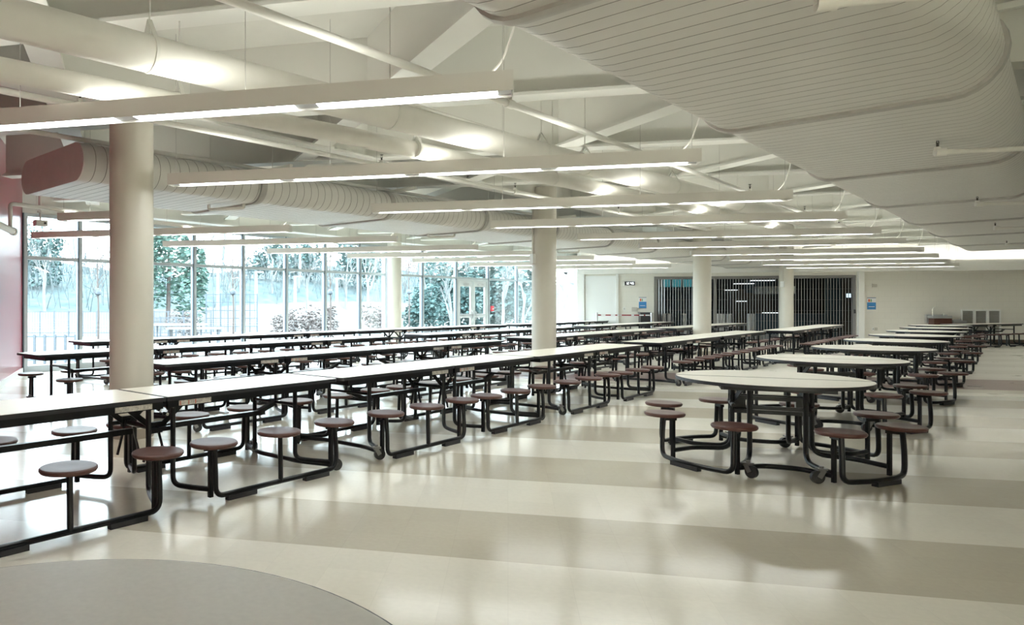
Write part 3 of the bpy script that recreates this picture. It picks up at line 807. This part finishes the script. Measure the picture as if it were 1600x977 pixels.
sl = make_light(1.45); sl.location = un(94, 345.7, ZF) + WV*1.45; sl['label'] = 'short pendant light by the red wall, upper left, cut by the nearest column'; sl['group'] = 'linear pendant lights between the left duct and the windows'
for grp, es in (('between the two big ducts', ends), ('between the left duct and the windows', ends2)):
    for i, (x, y) in enumerate(es):
        o = pl if first else copy_tree(pl); first = False
        o.location = un(x, y, ZF)
        nm = ordn[i] if not (i == len(es)-1) else 'farthest'
        o['label'] = 'long linear pendant light hanging %s, %s of its line' % (grp, nm)
        o['group'] = 'linear pendant lights ' + grp

# ------------------------------------------------------------------ things on the end wall
def on_wall(x, y, dq=0.0): 
    a, z = wall_pt(x, y); return WQ(a, QWALL - dq, z)
def wsize(x0, x1, y0, y1):
    a0, z0 = wall_pt(x0, y1); a1, z1_ = wall_pt(x1, y0); return a1-a0, z1_-z0
def wall_thing(name, label, cat, x0, x1, y0, y1, dq=0.0, group=None):
    w, h = wsize(x0, x1, y0, y1); p = on_wall((x0+x1)/2, (y0+y1)/2, dq)
    return thing(name, label, cat, p, ROTW, group), w, h
# clock reading 12:45
r_, w, h = wall_thing('digital_clock', 'digital wall clock with white digits reading 12:45', 'clock', 974.5, 992, 439.5, 446.5)
b = MB(); b.box((0,-0.04,0), (w, 0.08, h)); b.build('clock_case', M['devwhite'], r_)
b = MB(); b.box((0.005,-0.083,0), (w*0.90, 0.008, h*0.84)); f_ = b.build('clock_face', M['dark'], r_)
SEG = {'1':'bc','2':'abged','4':'fgbc','5':'afgcd'}
b = MB(); hh = h*0.46; ww = hh*0.52; tt = hh*0.16; x = -w*0.30
for ch in '12:45':
    if ch == ':':
        for z in (-0.2, 0.2): b.box((x+tt*0.2, -0.089, z*hh), (tt, 0.004, tt))
        x += ww*0.75; continue
    P_ = {'a':(0,hh/2,1),'g':(0,0,1),'d':(0,-hh/2,1),'f':(-ww/2,hh/4,0),'b':(ww/2,hh/4,0),'e':(-ww/2,-hh/4,0),'c':(ww/2,-hh/4,0)}
    for s_ in SEG[ch]:
        px, pz, hor = P_[s_]; b.box((x+px, -0.089, pz), (ww+tt, 0.004, tt) if hor else (tt, 0.004, hh/2+tt))
    x += ww*1.75
b.build('clock_digits', M['led'], f_)
# two wall posters
for (x0, x1, y0, y1, lab) in ((998, 1010, 464.5, 482, 'blue and white wall notice above the black bin, left of the gate'), (1354.5, 1368.5, 465, 484, 'blue and white wall notice on the bare wall right of the gate')):
    r_, w, h = wall_thing('wall_notice', lab, 'poster', x0, x1, y0, y1, 0, 'blue and white wall notices')
    b = MB(); b.prism([(p[0], p[1]) for p in rounded_rect(-w/2, w/2, -h/2, h/2, 0.03)], 0, 0.012); 
    b.v = [Vector((v.x, -v.z, v.y)) for v in b.v]; b.f = [f[::-1] for f in b.f]; b.build('notice_sheet', M['paper'], r_)
    b = MB(); b.box((0,-0.014,-h*0.2), (w*0.98, 0.004, h*0.58)); b.build('notice_field', M['blue'], r_)
    b = MB(); b.box((0,-0.014,h*0.47), (w*0.98, 0.004, h*0.05)); b.build('notice_header', M['navy'], r_)
    b = MB(); b.box((-w*0.27,-0.014,h*0.25), (w*0.2, 0.004, h*0.22)); b.box((-w*0.05,-0.014,h*0.25), (w*0.14, 0.004, h*0.22), mi=1); b.build('notice_picture', [M['orange'], M['green']], r_)
    b = MB(); b.box((0,-0.017,-h*0.26), (w*0.66, 0.003, h*0.045)); b.build('notice_line', M['paper'], r_)
def plate(name, label, cat, x0, x1, y0, y1, m, depth=0.03, detail=None):
    r_, w, h = wall_thing(name, label, cat, x0, x1, y0, y1)
    b = MB(); b.prism([(p[0], p[1]) for p in rounded_rect(-w/2, w/2, -h/2, h/2, min(w,h)*0.12)], 0, depth); b.v = [Vector((v.x, -v.z, v.y)) for v in b.v]; b.f = [f[::-1] for f in b.f]
    b.build('cover', m, r_)
    if detail: detail(r_, w, h, depth)
def d_dot(r_, w, h, dp):
    b = MB(); b.box((0,-dp-0.003,0), (w*0.3, 0.006, h*0.3)); b.build('toggle', M['dark'], r_)
def d_sq(r_, w, h, dp):
    b = MB(); b.box((0,-dp-0.003,0), (w*0.55, 0.006, h*0.5)); b.build('inset', M['device'], r_)
plate('light_switch', 'small pale switch plate on the wall under the clock', 'switch', 973.5, 977, 480, 485.5, M['devwhite'], detail=d_sq)
plate('thermostat_box', 'grey beige control box on the wall left of the blue notice', 'control box', 986.5, 996, 480, 487, M['device'], 0.06, d_sq)
plate('wall_speaker_plate', 'pair of pale grey plates high on the wall above the right notice', 'plate', 1362, 1370, 444, 449, M['device'], detail=d_sq)
plate('data_outlet', 'small square outlet low on the wall, dark centred, left one of the pair', 'outlet', 1362, 1365.3, 512, 516.5, M['devwhite'], detail=d_dot)
plate('power_outlet', 'grey outlet low on the wall, right one of the pair', 'outlet', 1366, 1370.5, 512, 516.5, M['device'], detail=d_sq)
# bin
a0, _ = wall_pt(996, 500); a1, _ = wall_pt(1013.5, 500); zt = wall_pt(1004, 488)[1]
r_ = thing('trash_bin', 'tall black bin standing against the wall under the blue notice', 'bin', WQ((a0+a1)/2, QWALL-0.35, 0), ROTW)
b = MB(); b.box((0,0,zt/2-0.03), (a1-a0-0.04, 0.5, zt-0.06)); b.build('bin_body', M['dark'], r_)
b = MB(); b.box((0,0,zt-0.03), (a1-a0, 0.54, 0.06)); b.build('bin_lid', M['edge'], r_)
b = MB(); b.box((-0.12,-0.255,zt*0.45), (0.12, 0.01, 0.03)); b.build('bin_handle', M['device'], r_)
# belt barrier
q_b = QWALL-1.0
aB0, zB = wall_pt(932.5, 492.5, q_b); aB1, _ = wall_pt(1018, 492.5, q_b)
for i, (a, nm) in enumerate(((aB0, 'silver barrier post at the left end of the maroon belt'), (aB1, 'silver barrier post right of the black bin, beside the gate'))):
    r_ = thing('barrier_post', nm, 'barrier', WQ(a, q_b, 0), ROTW, 'belt barrier posts')
    b = MB(); b.lathe((0,0,0), [(0.17,0),(0.17,0.015),(0.05,0.035),(0.03,0.04),(0.03,zB-0.06),(0.042,zB-0.055),(0.042,zB+0.09),(0.03,zB+0.1)], 20); b.build('post', M['steel'], r_)
    if i == 0:
        L = aB1-aB0; b = MB(); b.box((L/2,0,zB), (L-0.06, 0.006, 0.05))
        for k, x in enumerate((0.12, 0.3, 0.42, 0.66, 0.82, 0.93)): b.box((L*x, 0, zB), (L*(0.08 if k != 3 else 0.05), 0.008, 0.04), mi=1)
        b.build('belt', [M['belt'], M['paper']], r_)
# louvred grille
r_, w, h = wall_thing('louvre_grille', 'large three panel grey louvred grille on the right of the end wall', 'grille', 1501, 1563, 484, 527)
for k in range(3):
    x = (k-1)*w/3; b = MB()
    for sx in (-1,1): b.box((x+sx*(w/6-0.02), -0.02, 0), (0.04, 0.04, h))
    for sz in (-1,1): b.box((x, -0.02, sz*(h/2-0.025)), (w/3-0.06, 0.04, 0.05))
    fr = b.build('grille_frame', M['white'], r_)
    b = MB(); n = 26
    for i in range(n): b.box((x, -0.012, -h/2+0.06 + (h-0.12)*(i+0.5)/n), (w/3-0.06, 0.03, 0.012), R=Matrix.Rotation(math.radians(35), 3, 'X'))
    b.box((x, 0.0, 0), (w/3-0.1, 0.008, h-0.1)); b.build('louvre_panel', M['grille'], fr)
# drinking fountain, two heights
r_, w, h = wall_thing('drinking_fountain', 'steel and brown drinking fountain with a high and a low basin on the end wall', 'fountain', 1445, 1500, 492, 512)
r_.location.z = 0
ztop = wall_pt(1460, 493)[1]; z_lo = ztop-0.17
for (x0, x1, zt_, nm) in ((-w/2, w*0.10, ztop, 1), (w*0.08, w/2, z_lo, 0)):
    b = MB(); c = (x0+x1)/2; b.box((c, -0.05, zt_-0.12), (x1-x0, 0.1, 0.30)); b.box((c, -0.26, zt_-0.05), (x1-x0-0.06, 0.36, 0.09)); bs = b.build('basin', M['steel'], r_)
    b = MB(); b.prism([(c-(x1-x0)*0.40, -0.44), (c+(x1-x0)*0.44, -0.44), (c+(x1-x0)*0.44, -0.08), (c-(x1-x0)*0.40, -0.08)], zt_-0.34, zt_-0.10); b.build('front_apron', M['fountbrown'], bs)
    b = MB(); b.tube(fillet([(c+0.1,-0.3,zt_-0.01),(c+0.1,-0.3,zt_+0.05),(c+0.04,-0.34,zt_+0.06)], 0.02, 3), 0.012, 8); b.build('spout', M['chrome'], bs)
b = MB(); b.tube(fillet([(-w*0.38,-0.2,ztop),(-w*0.38,-0.2,ztop+0.26),(-w*0.30,-0.2,ztop+0.3)], 0.04, 4), 0.008, 8); b.build('bottle_spout', M['chrome'], r_)

# ------------------------------------------------------------------ security gate and hall behind
gl = a_gr - a_gl
r_ = thing('security_gate', 'closed grey accordion security gate filling the wide opening in the end wall', 'gate', WQ(a_gl, QWALL+0.06, 0), ROTW)
b = MB(); b.box((gl/2, 0, zg-0.06), (gl-0.02, 0.12, 0.10)); b.build('top_track', M['gate'], r_)
for x in (0.06, wall_pt(1117.5, 470)[0]-a_gl, gl-0.06):
    b = MB(); b.box((x, 0, (zg-0.1)/2), (0.10, 0.09, zg-0.1)); b.build('gate_stile', M['gate'], r_)
b = MB()
for i in range(6): b.box((0.13+0.05*i, 0.03*(-1)**i, (zg-0.1)/2), (0.035, 0.012, zg-0.12), 0.6*(-1)**i)
b.build('folded_slat_stack', M['gate'], r_)
nb = 66
for i in range(nb):
    x = 0.50 + (gl-0.63)*i/(nb-1)
    b = MB(); b.tube([(x, 0.0, 0.02), (x, 0.0, zg-0.1)], 0.0125, 6); b.build('gate_bar', M['gate'], r_)
b = MB()
for z in (0.35, 0.75, 1.15, 1.55, 1.95): b.box((gl/2, 0, z), (gl-0.2, 0.004, 0.006))
b.build('cross_wire', M['gate'], r_)
b = MB(); b.box((gl-0.05, -0.06, 1.12), (0.05, 0.04, 0.14)); b.build('gate_lock', M['dark'], r_)
# hall shell
a0h, a1h = a_gl-1.2, a_gr+5.0
c0, c1 = wall_pt(1032, 440, 41)[0], wall_pt(1088, 440, 41)[0]; h0, h1 = wall_pt(1058, 448.5, 41)[1], wall_pt(1058, 435.5, 41)[1]
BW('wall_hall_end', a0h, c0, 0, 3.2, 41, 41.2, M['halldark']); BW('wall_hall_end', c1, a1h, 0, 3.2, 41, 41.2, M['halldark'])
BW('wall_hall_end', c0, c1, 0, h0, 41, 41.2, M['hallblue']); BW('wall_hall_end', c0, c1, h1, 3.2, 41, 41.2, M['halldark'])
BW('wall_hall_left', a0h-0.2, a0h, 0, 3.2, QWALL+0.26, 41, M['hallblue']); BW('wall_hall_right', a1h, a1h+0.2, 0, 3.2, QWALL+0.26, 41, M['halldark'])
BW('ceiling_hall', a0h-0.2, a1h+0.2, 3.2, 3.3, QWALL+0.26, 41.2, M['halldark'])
BW('window_20', c0, c1, h0, h1, 41.05, 41.07, M['tealglass'])
for k in range(4): BW('window_%d' % (21+k), c0+(c1-c0)*k/3.3-0.04, c0+(c1-c0)*k/3.3+0.04, h0, h1, 41.0, 41.1, M['white'])
# things in the hall
def hall_thing(name, label, cat, x, y, q, size, m, group=None, part='body', onfloor=False):
    a, z = wall_pt(x, y, q); p = WQ(a, q, size[2]/2 if onfloor else z)
    b = MB(); b.box((0,0,0), size); return tag(b.build(name, m, None, p, ROTW), label, cat, group)
for i, (x, lab) in enumerate(((1037, 'first silver turnstile post behind the gate, counting from the left'), (1045.5, 'second silver turnstile post behind the gate'), (1069, 'third silver turnstile post, left of the third column'), (1125.5, 'wide silver turnstile post just right of the third column'), (1138.5, 'narrower silver turnstile post right of the wide one'), (1173, 'silver turnstile post in the middle of the gate'))):
    q = QWALL+1.3; a, z = wall_pt(x, 491, q); r_ = thing('turnstile_post', lab, 'turnstile', WQ(a, q, 0), ROTW, 'turnstile posts behind the gate')
    wd = (0.08, 0.07, 0.08, 0.16, 0.10, 0.13)[i]
    b = MB(); b.prism(rounded_rect(-wd, wd, -0.09, 0.09, 0.04), 0, z); b.build('post_body', M['steel'], r_)
    b = MB(); b.prism(rounded_rect(-wd-0.01, wd+0.01, -0.10, 0.10, 0.045), z, z+0.02); b.build('post_cap', M['chrome'], r_)
for i, (x, y, q, L, lab) in enumerate(((1162, 443.5, 35, 0.75, 'small lit ceiling panel behind the gate, left one'), (1191, 438.5, 33.5, 0.85, 'larger lit ceiling panel behind the gate, right one'), (1142, 453.5, 38, 0.5, 'faint lit panel deep in the hall behind the gate'), (1158, 471, 37, 0.4, 'low short light strip behind the middle of the gate'), (1207, 489, 36, 0.75, 'low lit counter edge beside the fourth column'))):
    hall_thing('hall_light', lab, 'light', x, y, q, (L, 0.3, 0.03), M['halllamp'], 'lights in the dark hall')
hall_thing('lit_canopy', 'white lit counter canopy behind the gate, left of the fourth column', 'canopy', 1210, 453.5, 36, (1.5, 0.5, 0.32), M['white'])
hall_thing('wall_monitor', 'small bright screen glimpsed behind the right end of the gate', 'screen', 1326, 462, 33, (0.14, 0.05, 0.16), emitter('screen glow', (0.6, 0.85, 1.0), 0.5))
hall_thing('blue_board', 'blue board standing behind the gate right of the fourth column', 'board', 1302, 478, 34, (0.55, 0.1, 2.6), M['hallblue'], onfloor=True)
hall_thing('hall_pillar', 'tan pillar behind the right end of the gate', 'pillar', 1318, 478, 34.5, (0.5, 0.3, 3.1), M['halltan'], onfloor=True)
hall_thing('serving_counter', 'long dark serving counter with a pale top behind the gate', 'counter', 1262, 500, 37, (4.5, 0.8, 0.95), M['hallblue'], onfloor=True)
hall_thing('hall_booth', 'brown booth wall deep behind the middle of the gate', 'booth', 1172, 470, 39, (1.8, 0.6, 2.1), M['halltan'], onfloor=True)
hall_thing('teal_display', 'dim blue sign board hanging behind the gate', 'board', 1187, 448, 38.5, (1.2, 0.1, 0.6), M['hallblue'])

# camera domes and white box camera
for x, y, Y, lab in ((884, 426, 30, 'black dome camera on a white mount near the last window bay'), (1136, 425.5, 27.4, 'black dome camera under the ceiling edge above the gate')):
    p = atY(x, y, Y); r_ = thing('dome_camera', lab, 'camera', p, 0, 'dome cameras')
    b = MB(); b.lathe((0,0,0), [(0.02,1.0),(0.02,0.1),(0.10,0.09),(0.11,0.0)], 20); b.build('camera_mount', M['devwhite'], r_)
    b = MB(); b.lathe((0,0,0), [(0.0005,-0.09),(0.05,-0.075),(0.08,-0.035),(0.09,0.0)], 20); b.build('camera_dome', M['dark'], r_)
p = atY(63, 349, 11.6); r_ = thing('ceiling_projector', 'small white box with a dark lens hanging in the window corner by the red wall', 'projector', p, BETA)
b = MB(); b.box((0,0,0), (0.19, 0.14, 0.095)); b.build('projector_body', M['devwhite'], r_)
b = MB(); b.cyl((0.045,-0.07,0), (0.045,-0.085,0), 0.018, 14); b.build('lens', M['dark'], r_)
b = MB(); b.cyl((0,0,0.04), (0,0,1.3), 0.014, 10); b.cyl((0,0,0.17), (0,0,0.2), 0.05, 14); b.build('mount_pole', M['pipe'], r_)

# ------------------------------------------------------------------ outdoors
rng = random.Random(4)
gz = -0.25
b = MB(); n = 40; W_ = 150.0
def gh(x, y):
    d = x*N.x + y*N.y
    k = max(0.0, d - 40.0)
    return gz + 0.0*k + (6.6*(1-math.exp(-k/10.0)) + 0.03*k)*(0.78+0.16*math.sin(x*0.11+1.0)+0.07*math.sin(y*0.23)) 
cs = []
for i in range(61):
    for j in range(41):
        p = SD(-40 + i*3.0, DG + 0.1 + j*2.6); b.v.append(Vector((p.x, p.y, gh(p.x, p.y))))
for i in range(60):
    for j in range(40):
        a = i*41+j; dd = DG + j*2.6
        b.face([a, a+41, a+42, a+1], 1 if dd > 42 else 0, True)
struct(b.build('ground_outside', [M['ground'], M['hill']]))

bb_ = MB(); rr_ = random.Random(12)
for i in range(2600):
    ss, dd = rr_.uniform(-10, 95), rr_.uniform(43, 66); p = SD(ss, dd); z = gh(p.x, p.y); h = rr_.uniform(1.2, 3.6)
    t = Vector((rr_.uniform(-.35, .35), rr_.uniform(-.35, .35), 1))*h; o_ = Vector((p.x, p.y, z)); w_ = rr_.uniform(0.018, 0.04)
    bb_.tube([o_, o_ + t*0.5, o_ + t], [w_, w_*0.7, w_*0.2], 3, cap=False)
    for k_ in range(3):
        q_ = o_ + t*rr_.uniform(0.3, 0.9); bb_.tube([q_, q_ + Vector((rr_.uniform(-.7,.7), rr_.uniform(-.7,.7), rr_.uniform(.3,.9)))*h*0.35], [w_*0.6, w_*0.2], 3, cap=False)
tag(bb_.build('undergrowth_brush', M['brush']), 'hazy bare undergrowth covering the wooded slope beyond the windows', 'brush', kind='stuff')
def bare_tree(name, h, seed, m, spread=0.55, depth=4, r0=None, lift=0.35):
    r = random.Random(seed); b = MB(); r0 = r0 or h*0.018
    def grow(p, d, L, rad, k):
        q = p + d*L*0.5 + Vector((r.uniform(-.04,.04), r.uniform(-.04,.04), 0))*L; e = p + d*L + Vector((r.uniform(-.06,.06), r.uniform(-.06,.06), 0.02))*L
        b.tube([p, q, e], [rad, rad*0.85, rad*0.65], 5 if k > 1 else 3, cap=False)
        if k <= 0: return
        for j in range(3 if k > 2 else 4):
            t = r.uniform(0.35, 1.0); base = p + (e-p)*t
            nd = (d + Vector((r.uniform(-1,1), r.uniform(-1,1), r.uniform(-.1,.9)))*spread + Vector((0,0,lift*0.3))).normalized()
            grow(base, nd, L*r.uniform(0.5, 0.75), rad*0.55*(1.1-t*0.3), k-1)
    grow(Vector((0,0,0)), Vector((0,0,1)), h*0.42, r0, depth)
    return b.build(name, m)
def sapling(x, Y, h, tie_z, label, seed):
    p = atY(x, 475, Y); z = gh(p.x, p.y)
    root = thing('young_tree', label, 'tree', (p.x, p.y, z), 0, 'young trees outside the windows')
    r = random.Random(seed); b = MB(); b.tube([(0,0,0), (0.02,0,h*0.3), (-0.02,0.02,h*0.6), (0.04,0,h)], [0.035,0.03,0.02,0.004], 7)
    for i in range(34):
        z0 = r.uniform(0.38, 0.95)*h; a = r.uniform(0, 2*PI); L = r.uniform(0.4, 0.8)*(1.15 - z0/h)*h*0.38
        d = Vector((math.cos(a)*0.62, math.sin(a)*0.62, 0.85)); q = Vector((0,0,z0)) + d*L*0.5; e = q + (d + Vector((0,0,0.35))).normalized()*L*0.5
        b.tube([(0,0,z0), q, e], [0.010,0.007,0.003], 4, cap=False)
        for s in range(3):
            a2 = r.uniform(0, 2*PI); t = r.uniform(0.3, 0.95); pp = Vector((0,0,z0)) + (e - Vector((0,0,z0)))*t
            b.tube([pp, pp + Vector((math.cos(a2)*0.4, math.sin(a2)*0.4, 0.6))*L*0.35], [0.005,0.002], 3, cap=False)
    b.build('trunk_and_branches', M['barkbrown'], root)
    b = MB(); b.lathe((0,0,tie_z-z-0.12), [(0.02,0),(0.10,0.05),(0.11,0.13),(0.06,0.22),(0.02,0.24)], 10); b.build('trunk_tie', M['fence'], root)
for i, (x, Y, lab) in enumerate(((153, 22, 'young bare tree outside, left of the nearest column'), (364, 25, 'young bare tree outside, centre of the third full window bay'), (516, 28, 'young bare tree outside, left of the pale window column'), (639, 33, 'young bare tree outside, right of the pale window column'))):
    sapling(x, Y, 4.4+0.3*i, EYE + 19/FPX*Y, lab, 20+i)
# tall bare trees
bt = [bare_tree('bare_tree', 9, 3, M['bark']), bare_tree('bare_tree', 8, 9, M['bark'], 0.7), bare_tree('bare_tree', 10, 15, M['bark'], 0.5)]
spots = [(70, 44, 0.75, 'pale bare tree with a leaning trunk at the far left window'), (118, 60, 1, 'tall bare tree on the slope near the left mullion'), (318, 56, 1.0, 'bare tree right of the pine'), (348, 62, 1.0, 'bare tree behind the blue backstop'), (425, 60, 0.95, 'bare tree on the slope, centre left bay'), (466, 64, 1, 'bare tree deep in the wood, centre bay'), (480, 58, 0.8, 'thin bare tree left of the third young tree'), (540, 62, 0.95, 'bare tree behind the pale lawn'), (578, 60, 0.9, 'bare tree left of the pale window column'),
         (670, 44, 0.85, 'bare tree right of the fourth young tree'), (705, 40, 0.8, 'bare tree just left of the double door'), (742, 46, 0.8, 'bare tree seen through the double door'), (785, 40, 0.7, 'many branched bare tree right of the double door'), (818, 42, 0.75, 'bare tree beside the middle column'), (880, 42, 0.75, 'bare tree seen in the last narrow bay')]
used = set()
for i, (x, Y, s, lab) in enumerate(spots):
    k = i % 3; o = bt[k] if k not in used else bt[k].copy()
    if k in used: COL.objects.link(o)
    used.add(k); p = atY(x, 475, Y); o.location = (p.x, p.y, gh(p.x, p.y)-0.1); o.rotation_euler = (0, 0, i*1.3); o.scale = (s*0.9, s*0.9, s*0.9)
    tag(o, lab, 'tree', 'bare trees outside')
# leafy masses
def leaf_blob(name, rx, ry, rz_, n, size, m, seed, cone=False):
    r = random.Random(seed); b = MB()
    lumps = [(Vector((r.uniform(-.6,.6)*rx, r.uniform(-.6,.6)*ry, r.uniform(0.25,0.85)*rz_)), r.uniform(0.25, 0.5)) for _ in range(14)]
    for i in range(n):
        c, s = r.choice(lumps); d = Vector((r.gauss(0,1), r.gauss(0,1), r.gauss(0,1))).normalized()*s*r.uniform(0.6, 1.0)
        p = c + Vector((d.x*rx, d.y*ry, d.z*rz_*0.7))
        if p.z < 0.02: p.z = abs(p.z)+0.02
        if cone:
            k = max(0.12, 1.05 - p.z/rz_); p.x *= k; p.y *= k
        R = Matrix.Rotation(r.uniform(0, 6), 3, 'Z') @ Matrix.Rotation(r.uniform(-1.2, 1.2), 3, 'X'); s = size*r.uniform(0.6, 1.3); bb = len(b.v)
        for q in ((-s,-s*0.5,0),(s*0.2,-s*0.6,0),(s,0.1*s,0.1*s),(0,s*0.6,0)): b.v.append(p + R @ Vector(q))
        b.face([bb, bb+1, bb+2, bb+3])
    return b.build(name, m)
bushes = [leaf_blob('green_shrub', 3.0, 2.6, 4.4, 2600, 0.20, M['bush'], 5), leaf_blob('green_shrub', 2.6, 2.6, 3.4, 2200, 0.18, M['bush'], 8)]
bl = [(60, 52, 1.0, 'green shrub at the far left window'), (668, 42, 0.8, 'green shrub right of the pale window column'), (695, 46, 1.1, 'tall dark green shrub left of the double door'), (722, 44, 1.0, 'green shrub behind the left door leaf'), (752, 48, 1.1, 'green shrub behind the right door leaf'), (782, 45, 1.1, 'green shrub right of the red alarm box'), (812, 46, 1.2, 'dark green shrub left of the middle column'), (480, 70, 1.2, 'distant green shrub on the wooded slope'), (560, 70, 1.3, 'distant green shrub beyond the lawn'), (420, 66, 1.2, 'distant green shrub behind the white lamp posts')]
used = set()
for i, (x, Y, s, lab) in enumerate(bl):
    k = i % 2; o = bushes[k] if k not in used else bushes[k].copy()
    if k in used: COL.objects.link(o)
    used.add(k); p = atY(x, 475, Y); o.location = (p.x, p.y, gh(p.x, p.y)); o.rotation_euler = (0,0,i*1.1); o.scale = (s*0.75, s*0.75, s)
    tag(o, lab, 'shrub', 'green shrubs outside')
r_ = None
p = atY(262, 475, 46); r_ = thing('pine_tree', 'tall green pine just right of the nearest column', 'tree', (p.x, p.y, gh(p.x, p.y)))
pn = leaf_blob('needles', 2.8, 2.8, 8.5, 5200, 0.19, M['pine'], 31); pn.parent = r_
b = MB(); b.tube([(0,0,0),(0.1,0,4),(0,0,8)], [0.16,0.12,0.04], 8); b.build('trunk', M['barkbrown'], r_)
tw = [leaf_blob('bare_shrub', 1.0, 1.0, 1.5, 1300, 0.07, M['twig'], 77)]
for i, (x, Y, s, lab) in enumerate(((452, 30, 0.9, 'pinkish bare shrub low at the centre window bay'), (500, 30, 1.0, 'pinkish bare shrub beside the third young tree'), (590, 40, 1.1, 'small pinkish bare shrub left of the pale window column'), (290, 34, 0.8, 'small pinkish bare shrub in front of the pine'))):
    o = tw[0] if i == 0 else tw[0].copy()
    if i: COL.objects.link(o)
    p = atY(x, 475, Y); o.location = (p.x, p.y, gh(p.x, p.y)); o.scale = (s, s, s*1.1); o.rotation_euler = (0, 0, i)
    tag(o, lab, 'shrub', 'pinkish bare shrubs outside')
# lamp posts
for i, (x, yt, Y, lab) in enumerate(((340, 408, 46, 'white lamp post right of the pine'), (400, 425, 46, 'white lamp post in the middle bay'), (461, 432, 48, 'white lamp post left of the third young tree'), (526, 435, 50, 'white lamp post right of the third young tree'))):
    p = atY(x, yt, Y); z = gh(p.x, p.y); r_ = thing('lamp_post', lab, 'lamp post', (p.x, p.y, z), BETA, 'white lamp posts outside')
    b = MB(); b.tube([(0,0,0), (0,0,p.z-z)], [0.13, 0.09], 8); b.build('pole', M['polewhite'], r_)
    b = MB(); b.box((0.25,0,p.z-z), (0.6,0.25,0.1)); b.build('lamp_head', M['polewhite'], r_)
# fences
def fence(name, label, x0, x1, Y, z1_, npost, m, rails=2, infill=0):
    p = atY(x0, 475, Y); q = atY(x1, 475, Y); z = gh((p.x+q.x)/2, p.y)
    L = q.x - p.x; r_ = thing(name, label, 'fence', (p.x, p.y, z))
    b = MB()
    for k in range(rails): b.box((L/2, 0, z1_*(1 - 0.85*k/max(1, rails-1))), (L, 0.03, 0.04))
    for k in range(infill): b.box((L*(k+0.5)/infill, 0, z1_/2), (0.012, 0.012, z1_))
    b.build('fence_rails', m, r_)
    for k in range(npost):
        b = MB(); b.box((L*k/(npost-1), 0, z1_/2+0.03), (0.06, 0.06, z1_+0.06)); b.build('fence_post', m, r_)
fence('metal_fence', 'dark metal fence at mid distance behind the left windows', 40, 330, 36, 1.25, 14, M['fence'], 2, 70)
fence('low_rail_fence', 'low thin rail fence close outside the left window', 38, 118, 19.5, 0.75, 6, M['fence'], 2)
fence('backstop_fence', 'tall bluish backstop fence right of the pine', 322, 402, 42, 2.2, 8, M['bluepanel'], 5, 24)
fence('metal_fence', 'dark metal fence below the pine beside the nearest column', 238, 300, 33, 1.0, 6, M['fence'], 2, 24)
# shelter and picnic table
p = atY(280, 475, 31); r_ = thing('shade_canopy', 'flat white canopy outside below the pine', 'canopy', (p.x, p.y, gh(p.x, p.y)))
b = MB(); b.box((0,0,0.75), (2.2, 1.4, 0.07)); b.build('canopy_top', M['polewhite'], r_)
for sx in (-1,1):
    b = MB(); b.box((sx*0.95,0,0.36), (0.06,0.06,0.74)); b.build('canopy_post', M['fence'], r_)
p = atY(304, 475, 27); r_ = thing('outdoor_table', 'white outdoor table right of the flat white canopy', 'table', (p.x, p.y, gh(p.x, p.y)))
b = MB(); b.box((0,0,0.72), (2.0, 0.8, 0.06)); b.build('table_top', M['polewhite'], r_)
for sx in (-1,1):
    b = MB(); b.box((sx*0.9,0,0.34), (0.05,0.5,0.70)); b.build('table_leg', M['fence'], r_)

# ------------------------------------------------------------------ light, sky, camera
wd = bpy.data.worlds.new('World'); bpy.context.scene.world = wd; wd.use_nodes = True
nt = wd.node_tree; bg = nt.nodes['Background']
tc = nt.nodes.new('ShaderNodeTexCoord'); sp = nt.nodes.new('ShaderNodeSeparateXYZ'); rp = nt.nodes.new('ShaderNodeValToRGB')
rp.color_ramp.elements[0].position = 0.0; rp.color_ramp.elements[0].color = (0.90, 0.965, 1.0, 1)
rp.color_ramp.elements[1].position = 0.7; rp.color_ramp.elements[1].color = (0.80, 0.92, 1.0, 1)
nt.links.new(tc.outputs['Generated'], sp.inputs[0]); nt.links.new(sp.outputs['Z'], rp.inputs['Fac']); nt.links.new(rp.outputs['Color'], bg.inputs['Color'])
bg.inputs['Strength'].default_value = 6.5

cam = bpy.data.cameras.new('Camera'); co = bpy.data.objects.new('Camera', cam); COL.objects.link(co)
co.location = (0, 0, EYE); co.rotation_euler = (PI/2, 0, 0)
cam.sensor_fit = 'HORIZONTAL'; cam.sensor_width = 36; cam.lens = 36*FPX/1600
cam.shift_x = (800 - CX)/1600; cam.shift_y = -(488.5 - YH)/1600
cam.clip_start = 0.05; cam.clip_end = 400
sc = bpy.context.scene; sc.camera = co
sc.view_settings.view_transform = 'Standard'; sc.view_settings.look = 'None'; sc.view_settings.exposure = 1.53; sc.view_settings.gamma = 1.12
sc.cycles.use_denoising = True
sc.cycles.max_bounces = 8; sc.cycles.diffuse_bounces = 5; sc.cycles.glossy_bounces = 4; sc.cycles.transparent_max_bounces = 12
sc.cycles.caustics_reflective = False; sc.cycles.caustics_refractive = False
sc.cycles.sample_clamp_indirect = 6.0
